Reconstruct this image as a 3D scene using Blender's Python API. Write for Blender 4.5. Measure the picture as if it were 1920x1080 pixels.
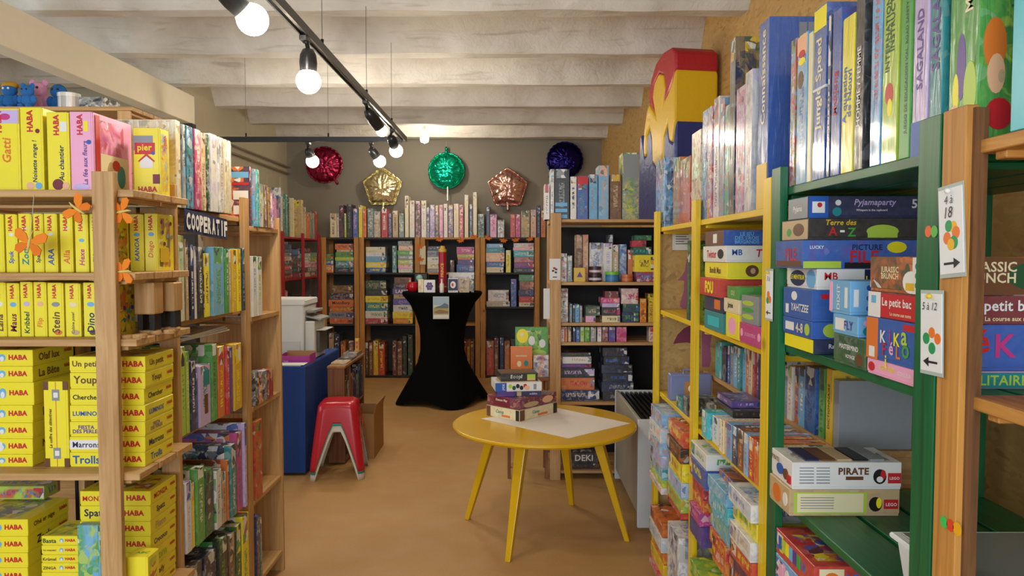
import bpy, bmesh, math, random
from mathutils import Vector, Matrix, noise as mnoise
for o in list(bpy.data.objects): bpy.data.objects.remove(o)
SC = bpy.context.scene; COL = SC.collection
R = math.radians
random.seed(7)
# ------------------------------------------------------------------ camera
F = 1390.0; CH = 1.5; P = math.atan(62 / F)
cam = bpy.data.cameras.new('camera'); cam.sensor_width = 36; cam.lens = F / 1920 * 36; cam.clip_start = .02
camo = bpy.data.objects.new('camera', cam); COL.objects.link(camo)
camo.location = (0, 0, CH); camo.rotation_euler = (math.pi / 2 - P, 0, 0)
SC.camera = camo
# ------------------------------------------------------------------ world, daylight, exposure
SC.view_settings.view_transform = 'Standard'; SC.view_settings.look = 'None'
SC.view_settings.gamma = 1; SC.view_settings.use_curve_mapping = False
SC.view_settings.exposure = 0.12
w = bpy.data.worlds.new('world'); SC.world = w; w.use_nodes = True
bgn = w.node_tree.nodes['Background']; bgn.inputs[0].default_value = (.62, .76, 1, 1); bgn.inputs[1].default_value = 1.2
def area(name, loc, rot, sx, sy, power, col):
    l = bpy.data.lights.new(name, 'AREA'); l.shape = 'RECTANGLE'; l.size = sx; l.size_y = sy; l.energy = power; l.color = col
    o = bpy.data.objects.new(name, l); COL.objects.link(o); o.location = loc; o.rotation_euler = rot; return o
area('window_daylight', (-1.2, -2.05, 1.75), (R(90), 0, 0), 3.6, 1.9, 125, (.78, .89, 1))       # daylight entering by the shop window behind
area('side_room_area_light', (-4.35, 3.4, 1.9), (R(90), 0, R(-90)), 3.0, 1.5, 30, (.8, .9, 1))     # cool area light in the side room; no window is built there
BULB = 170.0            # emission of every track bulb
# ------------------------------------------------------------------ pixel measuring helpers (photo 1920x1080)
CP, SP = math.cos(P), math.sin(P)
def Zp(py, Y): return CH + Y * math.tan(math.atan((540 - py) / F) - P)
def Xp(px, py, Y):
    c = Y / (CP + (540 - py) / F * SP); return (px - 960) / F * c
def Yp(px, py, X):
    c = F * X / (px - 960); return c * (CP + (540 - py) / F * SP)
# ------------------------------------------------------------------ colours
def lin(h):
    v = [int(h[i:i + 2], 16) / 255 for i in (0, 2, 4)]
    return tuple(x / 12.92 if x <= .04045 else ((x + .055) / 1.055) ** 2.4 for x in v)
PAL = dict(Y=('F2E21A', 'yellow'), R=('C4232B', 'red'), B=('2358AC', 'blue'), N=('17234F', 'navy'), K=('18181B', 'black'),
           W=('E6E4DE', 'white'), G=('4C9E3F', 'green'), D=('17502F', 'bottle-green'), O=('DE772B', 'orange'), P=('F2A9CB', 'pink'),
           M=('C2367F', 'magenta'), V=('5D3D8C', 'purple'), T=('20888C', 'teal'), S=('6FB0DC', 'sky-blue'), C=('E8DAAE', 'cream'),
           E=('C4A87E', 'beige'), H=('6A4328', 'brown'), A=('8B9094', 'grey'), L=('AFCB45', 'lime'), Q=('2FB9C6', 'turquoise'),
           F=('76202C', 'maroon'), I=('C6B2DD', 'lilac'), Z=('EBB48C', 'peach'), J=('DDB321', 'mustard'))
LC = {k: lin(v[0]) for k, v in PAL.items()}
# ------------------------------------------------------------------ node helper and materials
class NT:
    def __init__(s, name):
        s.m = bpy.data.materials.new(name); s.m.use_nodes = True; s.t = s.m.node_tree
        s.b = s.t.nodes['Principled BSDF']; s.out = s.t.nodes['Material Output']
    def n(s, typ, ins=None, **kw):
        nd = s.t.nodes.new(typ)
        for k, v in kw.items(): setattr(nd, k, v)
        for k, v in (ins or {}).items(): s.set(nd.inputs[k], v)
        return nd
    def set(s, sock, v):
        if isinstance(v, bpy.types.NodeSocket): s.t.links.new(v, sock)
        else: sock.default_value = v
    def math(s, op, a, b=0.0, c=None):
        nd = s.t.nodes.new('ShaderNodeMath'); nd.operation = op
        s.set(nd.inputs[0], a); s.set(nd.inputs[1], b)
        if c is not None: s.set(nd.inputs[2], c)
        return nd.outputs[0]
    def mix(s, f, a, b, bt='MIX'):
        nd = s.t.nodes.new('ShaderNodeMix'); nd.data_type = 'RGBA'; nd.blend_type = bt
        s.set(nd.inputs[0], f)
        for i, v in ((6, a), (7, b)):
            if isinstance(v, tuple) and len(v) == 3: v = (*v, 1)
            s.set(nd.inputs[i], v)
        return nd.outputs[2]
    def noise(s, vec, scale, detail=2.0, dist=0.0, rough=.5):
        nd = s.n('ShaderNodeTexNoise', {'Scale': scale, 'Detail': detail, 'Distortion': dist, 'Roughness': rough})
        if vec is not None: s.t.links.new(vec, nd.inputs['Vector'])
        return nd.outputs['Fac']
    def gt(s, a, b): return s.math('GREATER_THAN', a, b)
    def smooth(s, a, lo, hi):
        nd = s.n('ShaderNodeMapRange', {1: lo, 2: hi}); s.set(nd.inputs[0], a); return nd.outputs[0]
    def obj(s, scale=(1, 1, 1)):
        tc = s.n('ShaderNodeTexCoord'); mp = s.n('ShaderNodeMapping', {'Scale': scale}); s.t.links.new(tc.outputs['Object'], mp.inputs[0])
        return mp.outputs[0]
    def bump(s, h, strength, dist=.01):
        b = s.n('ShaderNodeBump', {'Strength': strength, 'Distance': dist}); s.t.links.new(h, b.inputs['Height'])
        s.t.links.new(b.outputs[0], s.b.inputs['Normal'])
    def base(s, c, rough=.5, metal=0.0):
        if isinstance(c, tuple) and len(c) == 3: c = (*c, 1)
        s.set(s.b.inputs['Base Color'], c); s.set(s.b.inputs['Roughness'], rough); s.set(s.b.inputs['Metallic'], metal)
MATS = {}
def paint(hexc, rough=.5, metal=0.0, var=.06, bump=0.0, bscale=40):
    key = (hexc, rough, metal, var, bump, bscale)
    if key in MATS: return MATS[key]
    t = NT('paint_' + hexc); c = lin(hexc); v = t.obj()
    f = t.noise(v, 14, 4)
    col = t.mix(f, tuple(x * (1 - var) for x in c), tuple(min(1, x * (1 + var)) for x in c))
    t.base(col, rough, metal)
    if bump: t.bump(t.noise(v, bscale, 4), bump)
    MATS[key] = t.m; return t.m
def code_mat(k, rough=.4): return paint(PAL[k][0], rough) if k in PAL else paint(k, rough)
def wood(hexc, dark, axis=2, rough=.55, scale=1.0):
    key = ('wood', hexc, dark, axis, rough)
    if key in MATS: return MATS[key]
    t = NT('wood_' + hexc); sc = [26 * scale] * 3; sc[axis] = 1.3 * scale
    oi = t.n('ShaderNodeObjectInfo'); tc = t.n('ShaderNodeTexCoord')
    ad = t.n('ShaderNodeVectorMath', operation='ADD'); t.t.links.new(tc.outputs['Object'], ad.inputs[0])
    mu = t.math('MULTIPLY', oi.outputs['Random'], 9.0); t.t.links.new(mu, ad.inputs[1])
    mp = t.n('ShaderNodeMapping', {'Scale': tuple(sc)}); t.t.links.new(ad.outputs[0], mp.inputs[0])
    g = t.noise(mp.outputs[0], 1.6, 5, 1.2, .6)
    col = t.mix(t.smooth(g, .35, .72), lin(hexc), lin(dark))
    kn = t.n('ShaderNodeTexVoronoi', {'Scale': 3.2}); t.t.links.new(ad.outputs[0], kn.inputs['Vector'])
    col = t.mix(t.smooth(kn.outputs['Distance'], .085, .03), col, tuple(x * .45 for x in lin(dark)))
    t.base(col, rough); t.bump(g, .12, .004); MATS[key] = t.m; return t.m
PINE = [wood('CBA26C', 'A67A45', a) for a in range(3)]
OAK = [wood('CE9446', 'A56B2C', a) for a in range(3)]
GREENW = [wood('0F6B3C', '0A4C2A', a, .38) for a in range(3)]
YELW = [wood('EBC91C', 'CFA710', a, .4) for a in range(3)]
REDW = [wood('B3202A', '8A151E', a, .4) for a in range(3)]
BLACKW = [paint('1C1D1F', .55)] * 3

def print_mat(name, rough, wrap):
    t = NT(name)
    A = [t.n('ShaderNodeAttribute', attribute_name=k) for k in ('c0', 'c1', 'c2')]
    c0, c1, c2 = [a.outputs['Color'] for a in A]; art, cover, txt = [a.outputs['Alpha'] for a in A]
    uv = t.n('ShaderNodeUVMap', uv_map='uv'); mt = t.n('ShaderNodeUVMap', uv_map='mt')
    s = t.n('ShaderNodeSeparateXYZ'); t.t.links.new(uv.outputs[0], s.inputs[0]); u, v = s.outputs[0], s.outputs[1]
    rnd = t.n('ShaderNodeObjectInfo').outputs['Random']
    off = t.n('ShaderNodeCombineXYZ'); t.set(off.inputs[0], t.math('MULTIPLY', rnd, 37.0)); t.set(off.inputs[1], t.math('MULTIPLY', rnd, 91.0))
    ad = t.n('ShaderNodeVectorMath', operation='ADD'); t.t.links.new(mt.outputs[0], ad.inputs[0]); t.t.links.new(off.outputs[0], ad.inputs[1])
    co = ad.outputs[0]
    def vor(sc):
        nd = t.n('ShaderNodeTexVoronoi', {'Scale': sc}); t.t.links.new(co, nd.inputs['Vector'])
        q = t.n('ShaderNodeSeparateColor'); t.t.links.new(nd.outputs['Color'], q.inputs[0]); return q.outputs[0], q.outputs[1]
    r1, g1 = vor(38.0)
    wh = (.78, .77, .73); dk = (.02, .02, .03)
    pic = t.mix(t.gt(r1, .82), t.mix(t.gt(r1, .6), t.mix(t.gt(r1, .3), c1, c2), wh), dk)
    n1 = t.noise(co, 11, 3, 1.6); n2 = t.noise(co, 21, 3, 2.2)
    artc = t.mix(t.smooth(n1, .42, .62), c0, c1)
    artc = t.mix(t.smooth(n2, .52, .66), artc, c2)
    artc = t.mix(t.math('MULTIPLY', t.gt(t.noise(co, 17, 1, .5), .56), t.gt(g1, .35)), artc, pic)
    mp = t.n('ShaderNodeMapping', {'Scale': (150, 42, 1)}); t.t.links.new(co, mp.inputs[0])
    tn = t.gt(t.noise(mp.outputs[0], 1.0, 1), .5)
    lo = t.math('ADD', t.math('MULTIPLY', rnd, .22), .08); hi = t.math('ADD', t.math('MULTIPLY', rnd, .2), .6)
    band = t.math('MULTIPLY', t.gt(v, .3), t.math('LESS_THAN', v, .7))
    ub = t.math('MULTIPLY', t.gt(u, lo), t.math('LESS_THAN', u, hi))
    tm = t.math('MULTIPLY', t.math('MULTIPLY', tn, band), t.math('MULTIPLY', ub, txt))
    side = t.mix(tm, c0, c2)
    pe = t.math('MULTIPLY', t.gt(u, t.math('ADD', hi, .08)), t.math('MULTIPLY', t.gt(v, .12), t.math('LESS_THAN', v, .88)))
    side = t.mix(t.math('MULTIPLY', pe, t.gt(txt, .1)), side, pic)
    ins = t.math('MULTIPLY', t.math('MULTIPLY', t.gt(u, .07), t.math('LESS_THAN', u, .93)), t.math('MULTIPLY', t.gt(v, .12), t.math('LESS_THAN', v, .78)))
    cover = t.math('MULTIPLY', cover, t.math('ADD', .15, t.math('MULTIPLY', ins, .85)))
    fin = t.mix(t.math('MAXIMUM', art, t.math('MULTIPLY', cover, .8)), side, artc)
    # worn, slightly lighter cardboard
    fin = t.mix(t.math('MULTIPLY', t.noise(co, 60, 3), .10), fin, (.6, .57, .5))
    t.base(fin, rough)
    if wrap:
        t.set(t.b.inputs['Coat Weight'], 1.0); t.set(t.b.inputs['Coat Roughness'], .07)
        mw = t.n('ShaderNodeMapping', {'Scale': (9, 60, 1)}); t.t.links.new(co, mw.inputs[0])
        t.bump(t.noise(mw.outputs[0], 1, 3, .6), .8, .005)
    return t.m
M_PRINT = print_mat('printed_card', .34, False)
M_WRAP = print_mat('printed_card_in_shrink_wrap', .22, True)
M_TRAY = paint('CFC6B2', .6)
# ------------------------------------------------------------------ object helpers
def tag(o, label=None, cat=None, group=None, kind=None):
    if label: o['label'] = label
    if cat: o['category'] = cat
    if group: o['group'] = group
    if kind: o['kind'] = kind
    return o
def empty(name, loc=(0, 0, 0), rz=0):
    o = bpy.data.objects.new(name, None); COL.objects.link(o); o.location = loc; o.rotation_euler = (0, 0, rz); o.empty_display_size = .05; return o
class MB:
    def __init__(s): s.v = []; s.f = []; s.mi = []; s.m = 0
    def add(s, vs, fs):
        n = len(s.v); s.v += [tuple(v) for v in vs]
        for f in fs: s.f.append(tuple(i + n for i in f)); s.mi.append(s.m)
        return s
    def box(s, a, b, ch=0.0):
        x0, y0, z0 = a; x1, y1, z1 = b
        if ch <= 0:
            return s.add([(x0, y0, z0), (x1, y0, z0), (x1, y1, z0), (x0, y1, z0), (x0, y0, z1), (x1, y0, z1), (x1, y1, z1), (x0, y1, z1)],
                         [(0, 3, 2, 1), (4, 5, 6, 7), (0, 1, 5, 4), (1, 2, 6, 5), (2, 3, 7, 6), (3, 0, 4, 7)])
        V, Fc = chamfer(x0, x1, y0, y1, z0, z1, ch); return s.add(V, Fc)
    def hexa(s, q0, q1):   # bottom quad, top quad (ccw from above)
        return s.add(list(q0) + list(q1), [(3, 2, 1, 0), (4, 5, 6, 7), (0, 1, 5, 4), (1, 2, 6, 5), (2, 3, 7, 6), (3, 0, 4, 7)])
    def lathe(s, prof, n=24, c=(0, 0, 0), M=None):
        vs = []; fs = []
        for (r, z) in prof:
            for i in range(n):
                a = 2 * math.pi * i / n; p = Vector((r * math.cos(a), r * math.sin(a), z))
                if M: p = M @ p
                vs.append((p.x + c[0], p.y + c[1], p.z + c[2]))
        for j in range(len(prof) - 1):
            for i in range(n):
                k = (i + 1) % n; fs.append((j * n + i, j * n + k, (j + 1) * n + k, (j + 1) * n + i))
        if prof[0][0] > 1e-5: fs.append(tuple(range(n - 1, -1, -1)))
        if prof[-1][0] > 1e-5: fs.append(tuple((len(prof) - 1) * n + i for i in range(n)))
        return s.add(vs, fs)
    def tube(s, pts, r, n=8):
        pts = [Vector(p) for p in pts]; vs = []; fs = []
        for j, p in enumerate(pts):
            d = (pts[min(j + 1, len(pts) - 1)] - pts[max(j - 1, 0)]).normalized()
            a = d.orthogonal().normalized() if j == 0 else (a - d * a.dot(d)).normalized()
            b = d.cross(a); rr = r[j] if isinstance(r, (list, tuple)) else r
            for i in range(n):
                t = 2 * math.pi * i / n; vs.append(p + (a * math.cos(t) + b * math.sin(t)) * rr)
        for j in range(len(pts) - 1):
            for i in range(n):
                k = (i + 1) % n; fs.append((j * n + i, j * n + k, (j + 1) * n + k, (j + 1) * n + i))
        fs.append(tuple(range(n - 1, -1, -1))); fs.append(tuple((len(pts) - 1) * n + i for i in range(n)))
        return s.add(vs, fs)
    def prism(s, poly, o, ux, uy, n, th):    # polygon in plane (o,ux,uy) extruded by th along n
        o, ux, uy, n = map(Vector, (o, ux, uy, n)); k = len(poly)
        a = [o + ux * p[0] + uy * p[1] for p in poly]; b = [q + n * th for q in a]
        return s.add(a + b, [tuple(range(k - 1, -1, -1)), tuple(range(k, 2 * k))] + [(i, (i + 1) % k, k + (i + 1) % k, k + i) for i in range(k)])
    def ball(s, c, r, n=14, m=9):
        rx, ry, rz = r if isinstance(r, (tuple, list)) else (r, r, r)
        prof = [(math.sin(math.pi * j / m), -math.cos(math.pi * j / m)) for j in range(m + 1)]
        prof[0] = (1e-6, -1); prof[-1] = (1e-6, 1)
        return s.lathe(prof, n, c, Matrix.Diagonal((rx, ry, rz)))
    def build(s, name, mat, parent=None, smooth=False, loc=None, bevel=0, fix=False):
        me = bpy.data.meshes.new(name); me.from_pydata(s.v, [], s.f)
        for m in (mat if isinstance(mat, list) else [mat]): me.materials.append(m)
        for p, i in zip(me.polygons, s.mi): p.material_index = i; p.use_smooth = smooth
        if fix:
            bm = bmesh.new(); bm.from_mesh(me); bmesh.ops.recalc_face_normals(bm, faces=bm.faces); bm.to_mesh(me); bm.free()
        o = bpy.data.objects.new(name, me); COL.objects.link(o)
        if parent: o.parent = parent
        if loc: o.location = loc
        if bevel:
            md = o.modifiers.new('bevel', 'BEVEL'); md.width = bevel; md.segments = 2; md.limit_method = 'ANGLE'
        return o
def chamfer(x0, x1, y0, y1, z0, z1, c):
    c = min(c, (x1 - x0) * .3, (y1 - y0) * .3, (z1 - z0) * .3)
    X = (x0, x1); Y = (y0, y1); Z = (z0, z1); V = []; idx = {}
    for i in (0, 1):
        for j in (0, 1):
            for k in (0, 1):
                sx, sy, sz = (c if i == 0 else -c), (c if j == 0 else -c), (c if k == 0 else -c)
                for a, p in (('x', (X[i], Y[j] + sy, Z[k] + sz)), ('y', (X[i] + sx, Y[j], Z[k] + sz)), ('z', (X[i] + sx, Y[j] + sy, Z[k]))):
                    idx[i, j, k, a] = len(V); V.append(p)
    I = lambda i, j, k, a: idx[i, j, k, a]
    Fc = [(I(0,0,0,'x'), I(0,0,1,'x'), I(0,1,1,'x'), I(0,1,0,'x')), (I(1,0,0,'x'), I(1,1,0,'x'), I(1,1,1,'x'), I(1,0,1,'x')),
          (I(0,0,0,'y'), I(1,0,0,'y'), I(1,0,1,'y'), I(0,0,1,'y')), (I(0,1,0,'y'), I(0,1,1,'y'), I(1,1,1,'y'), I(1,1,0,'y')),
          (I(0,0,0,'z'), I(0,1,0,'z'), I(1,1,0,'z'), I(1,0,0,'z')), (I(0,0,1,'z'), I(1,0,1,'z'), I(1,1,1,'z'), I(0,1,1,'z'))]
    for j in (0, 1):
        for k in (0, 1): Fc.append((I(0,j,k,'y'), I(1,j,k,'y'), I(1,j,k,'z'), I(0,j,k,'z')) if j == k else (I(0,j,k,'z'), I(1,j,k,'z'), I(1,j,k,'y'), I(0,j,k,'y')))
    for i in (0, 1):
        for k in (0, 1): Fc.append((I(i,0,k,'x'), I(i,1,k,'x'), I(i,1,k,'z'), I(i,0,k,'z')) if i != k else (I(i,0,k,'z'), I(i,1,k,'z'), I(i,1,k,'x'), I(i,0,k,'x')))
    for i in (0, 1):
        for j in (0, 1): Fc.append((I(i,j,0,'x'), I(i,j,1,'x'), I(i,j,1,'y'), I(i,j,0,'y')) if i == j else (I(i,j,0,'y'), I(i,j,1,'y'), I(i,j,1,'x'), I(i,j,0,'x')))
    for i in (0, 1):
        for j in (0, 1):
            for k in (0, 1):
                t = (I(i,j,k,'x'), I(i,j,k,'y'), I(i,j,k,'z')); Fc.append(t if (i + j + k) % 2 else t[::-1])
    return V, Fc
def fix_normals(me):
    bm = bmesh.new(); bm.from_mesh(me); bmesh.ops.recalc_face_normals(bm, faces=bm.faces); bm.to_mesh(me); bm.free()
# ------------------------------------------------------------------ printed boxes
def card_mesh(name, w, d, h, cols, axis, art, txt, wrap, ch=.0012, z0=0.0, plain=False):
    V, Fc = chamfer(-w / 2, w / 2, -d / 2, d / 2, z0, z0 + h, ch)
    me = bpy.data.meshes.new(name); me.from_pydata(V, [], Fc); fix_normals(me)
    me.materials.append(M_WRAP if wrap else M_PRINT)
    uv = me.uv_layers.new(name='uv'); mt = me.uv_layers.new(name='mt')
    at = [me.attributes.new(k, 'FLOAT_COLOR', 'FACE') for k in ('c0', 'c1', 'c2')]
    cs = [LC[c] for c in cols]; dim = (w, d, h); ctr = (0, 0, z0 + h / 2)
    for p in me.polygons:
        n = p.normal; a = max(range(3), key=lambda i: abs(n[i])); o = [i for i in range(3) if i != a]
        if dim[o[0]] < dim[o[1]]: o = o[::-1]
        iscov = 1.0 if 'xyz'[a] == axis else 0.0
        at[0].data[p.index].color = (*cs[0], art if not plain else 0); at[1].data[p.index].color = (*cs[1], iscov if not plain else 0)
        at[2].data[p.index].color = (*cs[2], txt)
        for li in p.loop_indices:
            co = me.vertices[me.loops[li].vertex_index].co
            q = [(co[i] - ctr[i]) for i in o]
            uv.data[li].uv = (q[0] / dim[o[0]] + .5, q[1] / dim[o[1]] + .5); mt.data[li].uv = (q[0] + a * .37, q[1])
    return me
ALLTHINGS = []
BOXNAME = 'game_box'
def gbox(p0, p1, cols, axis='z', label=None, group=None, cat='game box', name='game_box', art=0.0, txt=1.0, wrap=False, detail=True, rz=0.0, plain=False, lidside=-1):
    e = .0006
    if name == 'game_box': name = 'wrapped_game_box' if wrap else BOXNAME
    x0, x1 = sorted((p0[0], p1[0])); y0, y1 = sorted((p0[1], p1[1])); z0, z1 = sorted((p0[2], p1[2]))
    w, d, h = max(x1 - x0 - 2 * e, .003), max(y1 - y0 - 2 * e, .003), max(z1 - z0 - .0004, .003)
    cols = (cols + 'W' * 3)[:3]
    lid = None
    if detail and min(w, d, h) > .014 and name.endswith('game_box') or name.endswith('board_game'):
        t = .0011
        # tray: a little narrower than the lid, shows as a seam line
        V, Fc = chamfer(-w / 2 + t, w / 2 - t, -d / 2 + t, d / 2 - t, 0, h - t, .001)
        me = card_mesh(name, w - 2 * t, d - 2 * t, h - t, cols, axis, art, 0.0, wrap, plain=plain)
        o = bpy.data.objects.new(name, me); COL.objects.link(o)
        if axis == 'z':
            f = min(.12 * h, .006); lid = bpy.data.objects.new('lid', card_mesh('lid', w, d, h - f, cols, axis, art, txt, wrap, plain=plain)); lid.location = (0, 0, f)
        elif axis == 'x':
            f = min(.12 * w, .006); lid = bpy.data.objects.new('lid', card_mesh('lid', w - f, d, h, cols, axis, art, txt, wrap, plain=plain)); lid.location = (lidside * f / 2, 0, 0)
        else:
            f = min(.12 * d, .006); lid = bpy.data.objects.new('lid', card_mesh('lid', w, d - f, h, cols, axis, art, txt, wrap, plain=plain)); lid.location = (0, lidside * f / 2, 0)
        COL.objects.link(lid); lid.parent = o
    else:
        o = bpy.data.objects.new(name, card_mesh(name, w, d, h, cols, axis, art, txt, wrap, plain=plain)); COL.objects.link(o)
    o.location = ((x0 + x1) / 2, (y0 + y1) / 2, z0 + .0002); o.rotation_euler = (0, 0, rz)
    tag(o, label, cat, group); ALLTHINGS.append(o)
    return dict(o=o, p=lid or o, off=Vector(lid.location) if lid else Vector((0, 0, 0)), w=w, d=d, h=h)
TXT = {}
def text_mesh(s, col, shear=0.0, bold=.02):
    key = (s, col, shear, bold)
    if key in TXT: return TXT[key]
    cu = bpy.data.curves.new('lettering', 'FONT'); cu.body = s; cu.size = 1; cu.align_x = 'CENTER'; cu.align_y = 'CENTER'
    cu.resolution_u = 2; cu.offset = bold; cu.shear = shear; cu.space_character = 1.0 + bold * 1.5; cu.space_line = .8
    ob = bpy.data.objects.new('tmp', cu)
    me = bpy.data.meshes.new_from_object(ob); bpy.data.objects.remove(ob); bpy.data.curves.remove(cu)
    xs = [v.co.x for v in me.vertices]; ys = [v.co.y for v in me.vertices]
    cx, cy = (max(xs) + min(xs)) / 2, (max(ys) + min(ys)) / 2
    for v in me.vertices: v.co.x -= cx; v.co.y -= cy
    me.materials.clear(); me.materials.append(code_mat(col)); me.name = 'lettering'
    TXT[key] = (me, max(xs) - min(xs), max(ys) - min(ys)); return TXT[key]
def face(b, f):
    w, d, h = b['w'], b['d'], b['h']
    T = {'-y': ((0, -d / 2, h / 2), (1, 0, 0), (0, 0, 1), w, h), '+x': ((w / 2, 0, h / 2), (0, 1, 0), (0, 0, 1), d, h),
         '-x': ((-w / 2, 0, h / 2), (0, -1, 0), (0, 0, 1), d, h), '+z': ((0, 0, h), (1, 0, 0), (0, 1, 0), w, d)}[f]
    r, u = Vector(T[1]), Vector(T[2]); return Vector(T[0]), r, u, r.cross(u), T[3], T[4]
def put_text(parent, org, r, u, W, H, s, col, cx=.5, cy=.5, fw=.8, fh=.5, rot=0, shear=0.0, bold=.02, lift=.0008, stretch=False):
    me, tw, th = text_mesh(s, col, shear, bold); n = r.cross(u)
    if rot: r2, u2 = (u, -r) if rot > 0 else (-u, r); sc = min(fw * W / th, fh * H / tw)
    else: r2, u2 = r, u; sc = min(fw * W / tw, fh * H / th)
    o = bpy.data.objects.new('lettering', me); COL.objects.link(o); o.parent = parent
    pos = org + r * (cx - .5) * W + u * (cy - .5) * H + n * lift
    M = Matrix((r2, u2, n)).transposed().to_4x4(); M.translation = pos
    o.matrix_local = M @ Matrix.Diagonal((fw * W / tw if stretch else sc, fh * H / th if stretch else sc, 1, 1)); return o
def lett(b, f, s, col, cx=.5, cy=.5, fw=.8, fh=.5, rot=0, shear=0.0, bold=.02):
    org, r, u, n, W, H = face(b, f); return put_text(b['p'], org - b['off'], r, u, W, H, s, col, cx, cy, fw, fh, rot, shear, bold, .0005 + .00016 * (b.get('n', 0) + 1))
def patch(b, f, cx, cy, fw, fh, col, name='printed_panel', disc=False, lift=0.0):
    org, r, u, n, W, H = face(b, f); org = org - b['off']
    c = org + r * (cx - .5) * W + u * (cy - .5) * H; a, h = fw * W / 2, fh * H / 2
    if disc:
        k = min(a, h) if disc == 1 else None
        poly = [((k or a) * math.cos(t * math.pi / 8), (k or h) * math.sin(t * math.pi / 8)) for t in range(16)]
    else: poly = [(-a, -h), (a, -h), (a, h), (-a, h)]
    b['n'] = b.get('n', 0) + 1
    return MB().prism(poly, c, r, u, n, .0003 + .00016 * b['n'] + lift).build(name, code_mat(col) if isinstance(col, str) else col, b['p'])
ORD = 'first second third fourth fifth sixth seventh eighth ninth tenth eleventh twelfth thirteenth fourteenth fifteenth sixteenth seventeenth eighteenth nineteenth twentieth twenty-first twenty-second twenty-third twenty-fourth twenty-fifth twenty-sixth twenty-seventh twenty-eighth twenty-ninth thirtieth thirty-first thirty-second thirty-third thirty-fourth thirty-fifth thirty-sixth thirty-seventh thirty-eighth thirty-ninth fortieth forty-first forty-second forty-third forty-fourth'.split()
def lab(cols, i, where, kind='game box'):
    return f"{PAL[cols[0]][1]} {kind} with {PAL[cols[1]][1]} print, {ORD[i]} {where}"
def parse(data):
    out = []
    for ln in data.strip().splitlines():
        ln = ln.strip()
        if not ln: continue
        ln, _, tx = ln.partition('|'); q = ln.split()
        out.append((float(q[0]), float(q[1]), float(q[2]), q[3], float(q[4]) if len(q) > 4 else None, tx or None))
    return out
def front_row(Y, z, data, depth, where, group, art=.3, wrap=False, txt=1.0, detail=False, kind='game box', name='game_box', jit=.012, textcol='W'):
    """upright boxes standing in a row whose spines face the room (-y): px left, px right, py top"""
    res = []
    for i, (a, b, yt, c, ar, tx) in enumerate(parse(data)):
        yy = Y + random.random() * jit; zt = Zp(yt, yy); ym = (yt + 478 - (z - 1.5) * F / yy) / 2
        g = gbox((Xp(a, ym, yy), yy, z), (Xp(b, ym, yy), yy + depth * random.uniform(.85, 1), zt), c, 'x', lab(c, i, where, kind), group, kind, name, art if ar is None else ar, 0 if tx else txt, wrap, detail)
        if tx: lett(g, '-y', tx, textcol, fw=.6, fh=.7, rot=1)
        res.append(g)
    return res
def stack_front(x0, x1, Y, z, data, depth, where, group, art=.25, detail=False, wrap=False, kind='game box', textcol='W'):
    """flat boxes piled up; rows bottom to top: px left, px right, py top"""
    res = []; zz = z
    for i, (a, b, yt, c, ar, tx) in enumerate(parse(data)):
        yy = Y + random.random() * .012; zt = Zp(yt, yy); ym = yt + 3
        dd = min(depth, max(.12, (Xp(b, ym, yy) - Xp(a, ym, yy)) * 1.15))
        g = gbox((Xp(a, ym, yy), yy, zz), (Xp(b, ym, yy), yy + dd, zt), c, 'z', lab(c, i, where, kind), group, kind, 'game_box', art if ar is None else ar, 0.0 if tx else 1.0, wrap, detail)
        if tx: lett(g, '-y', tx, textcol, fw=.7, fh=.6)
        res.append(g); zz = zt
    return res
def side_row(X, z, data, depth, sgn, where, group, art=.3, wrap=False, detail=False, kind='game box', name='game_box', jit=.008, txt=1.0, ztop=None, textcol='W', gap=.0006):
    """upright boxes whose spines face the aisle plane x=X; sgn = direction into the shelf"""
    res = []
    for i, (a, b, yt, c, ar, tx) in enumerate(parse(data)):
        Xi = X((a + b) / 2) if callable(X) else X
        sg_ = 1 if a > 960 else -1; ym = 478 - (z - 1.5) * F / 3
        fx_ = lambda p_: abs(X(p_) if callable(X) else X) * sg_
        ya = Yp(a, ym, fx_(a)); yb = Yp(b, ym, fx_(b)); xr = fx_((a + b) / 2) + sgn * random.random() * jit; zt = Zp(yt, (ya + yb) / 2) if yt > -900 else ztop
        if zt < z + .02: zt = z + .1
        s = gap if ya < yb else -gap
        g = gbox((xr, ya + s, z), (xr + sgn * depth * random.uniform(.85, 1), yb - s, zt), c, 'y', lab(c, i, where, kind), group, kind, name, art if ar is None else ar, txt, wrap, detail)
        if tx: lett(g, '+x' if sgn < 0 else '-x', tx, textcol, fw=.6, fh=.7, rot=1 if sgn < 0 else 1)
        res.append(g)
    return res
def pile(x0, x1, y0, y1, z, data, where, group, art=.25, detail=True, wrap=False, kind='game box', cat=None):
    """flat boxes in metres: rows bottom to top  (z top, colours, dx0, dy0)"""
    res = []
    for i, it in enumerate(data):
        zt, c = it[0], it[1]; k = it[2] if len(it) > 2 else {}
        g = gbox((k.get('x0', x0), k.get('y0', y0), z), (k.get('x1', x1), k.get('y1', y1), zt), c, 'z', lab(c, i, where, kind), group, cat or kind, 'game_box', k.get('art', art), k.get('txt', 0.0 if art <= .06 else 1.0), wrap, detail, k.get('rz', 0))
        res.append(g); z = zt
    return res
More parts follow.
